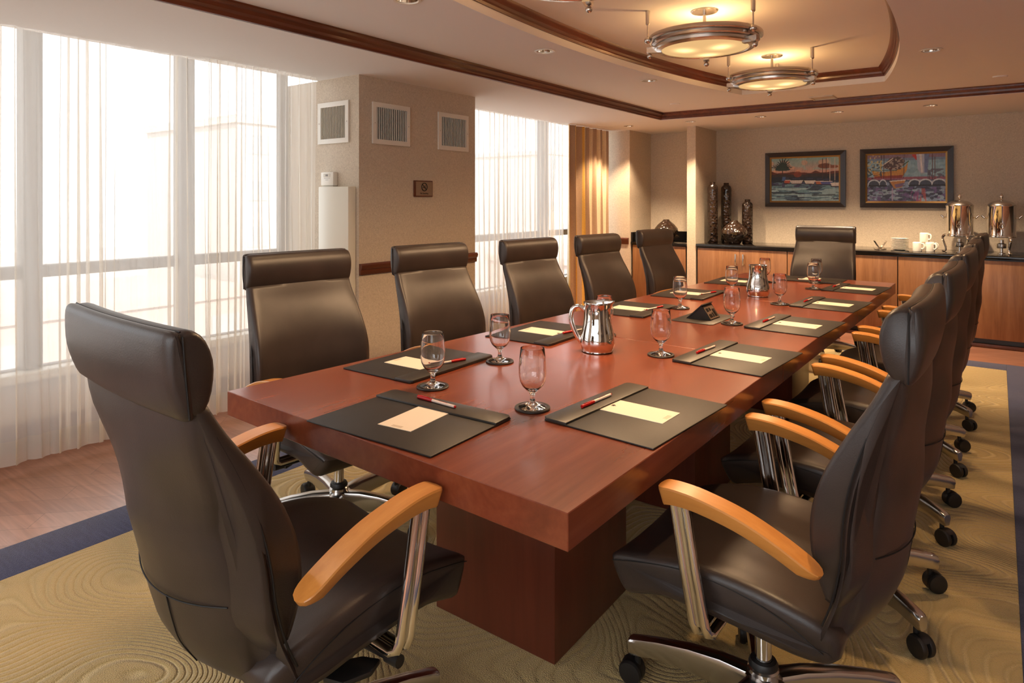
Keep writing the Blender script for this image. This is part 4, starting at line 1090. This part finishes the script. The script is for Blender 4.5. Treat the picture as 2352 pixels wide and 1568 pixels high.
# ------------------------------------------------------------------ light
w = bpy.data.worlds.new('world'); sc.world = w; w.use_nodes = True
bg = w.node_tree.nodes['Background']; bg.inputs['Color'].default_value = (0.95, 0.97, 1.0, 1); bg.inputs['Strength'].default_value = 2.8
l = bpy.data.lights.new('sun', 'SUN'); l.energy = 8.5; l.angle = .02; l.color = (1, .96, .9)
o = bpy.data.objects.new('sun', l); COL.objects.link(o); o.rotation_euler = Vector((-.70, .30, -.62)).to_track_quat('-Z', 'Y').to_euler()
def portal(y0, y1):
    l = bpy.data.lights.new('window_portal', 'AREA'); l.shape = 'RECTANGLE'; l.size = y1-y0; l.size_y = 1.75; l.cycles.is_portal = True
    o = bpy.data.objects.new('window_portal', l); COL.objects.link(o); o.location = (XW-.075, (y0+y1)/2, 1.23); o.rotation_euler = (0, radians(-90), 0)
    o.rotation_euler = (radians(90), 0, radians(-90))
    return o
portal(YB, 2.87); portal(4.06, 7.07)
l = bpy.data.lights.new('window_portal', 'AREA'); l.shape = 'RECTANGLE'; l.size = BW1-BW0; l.size_y = 1.3; l.cycles.is_portal = True  # sampling portal for the added back window
o = bpy.data.objects.new('window_portal', l); COL.objects.link(o); o.location = ((BW0+BW1)/2, YB-.09, 1.4); o.rotation_euler = (radians(90), 0, 0)
WARM = (1.0, 0.74, 0.48)
def spot(x, y, z, power, ang=80, blend=.5, col=WARM, tilt=(0, 0, 0), r=.02):
    l = bpy.data.lights.new('lamp_or_fill_beam', 'SPOT'); l.energy = power; l.spot_size = radians(ang); l.spot_blend = blend; l.color = col; l.shadow_soft_size = r
    o = bpy.data.objects.new('lamp_or_fill_beam', l); COL.objects.link(o); o.location = (x, y, z); o.rotation_euler = tilt; return o
for k, (x, y) in enumerate(main_dl):
    q = spot(x, y, ZM+.02, 30 if x > -1 else 6, 62 if x > -1 else 84, .35, (1.0, .66, .34), r=.03)
    if x < -1: q.data.specular_factor = 0.0
for x, y in sof_dl: spot(x, y, ZS+.015, 72, 106, .5, r=.025)
for x, y in PEND:
    l = bpy.data.lights.new('pendant_glow', 'POINT'); l.energy = 4.2; l.color = (1.0, 0.52, 0.19); l.shadow_soft_size = .03
    o = bpy.data.objects.new('pendant_glow', l); COL.objects.link(o); o.location = (x, y+.04, PZ+.03)
    q = spot(x, y, PZ-.05, 80, 160, .7, (1.0, .64, .35), r=.18); q.data.specular_factor = 0.0
# added fill spots out of view, without fixtures, to brighten the room
for x, y in ((1.2, 5.0), (1.3, 2.6), (1.3, .2), (-.8, -.9), (-2.2, .6)):
    spot(x, y, ZM-.01, 5, 120, .5, (1.0, .92, .84), r=.05)

sc.view_settings.view_transform = 'Standard'; sc.view_settings.look = 'None'; sc.view_settings.gamma = 1.0; sc.view_settings.exposure = 0.85
sc.view_settings.use_curve_mapping = False
cy = sc.cycles
cy.max_bounces = 8; cy.diffuse_bounces = 4; cy.glossy_bounces = 4; cy.transmission_bounces = 8; cy.transparent_max_bounces = 12
cy.caustics_reflective = False; cy.caustics_refractive = False; cy.sample_clamp_indirect = 4.0; cy.use_denoising = True
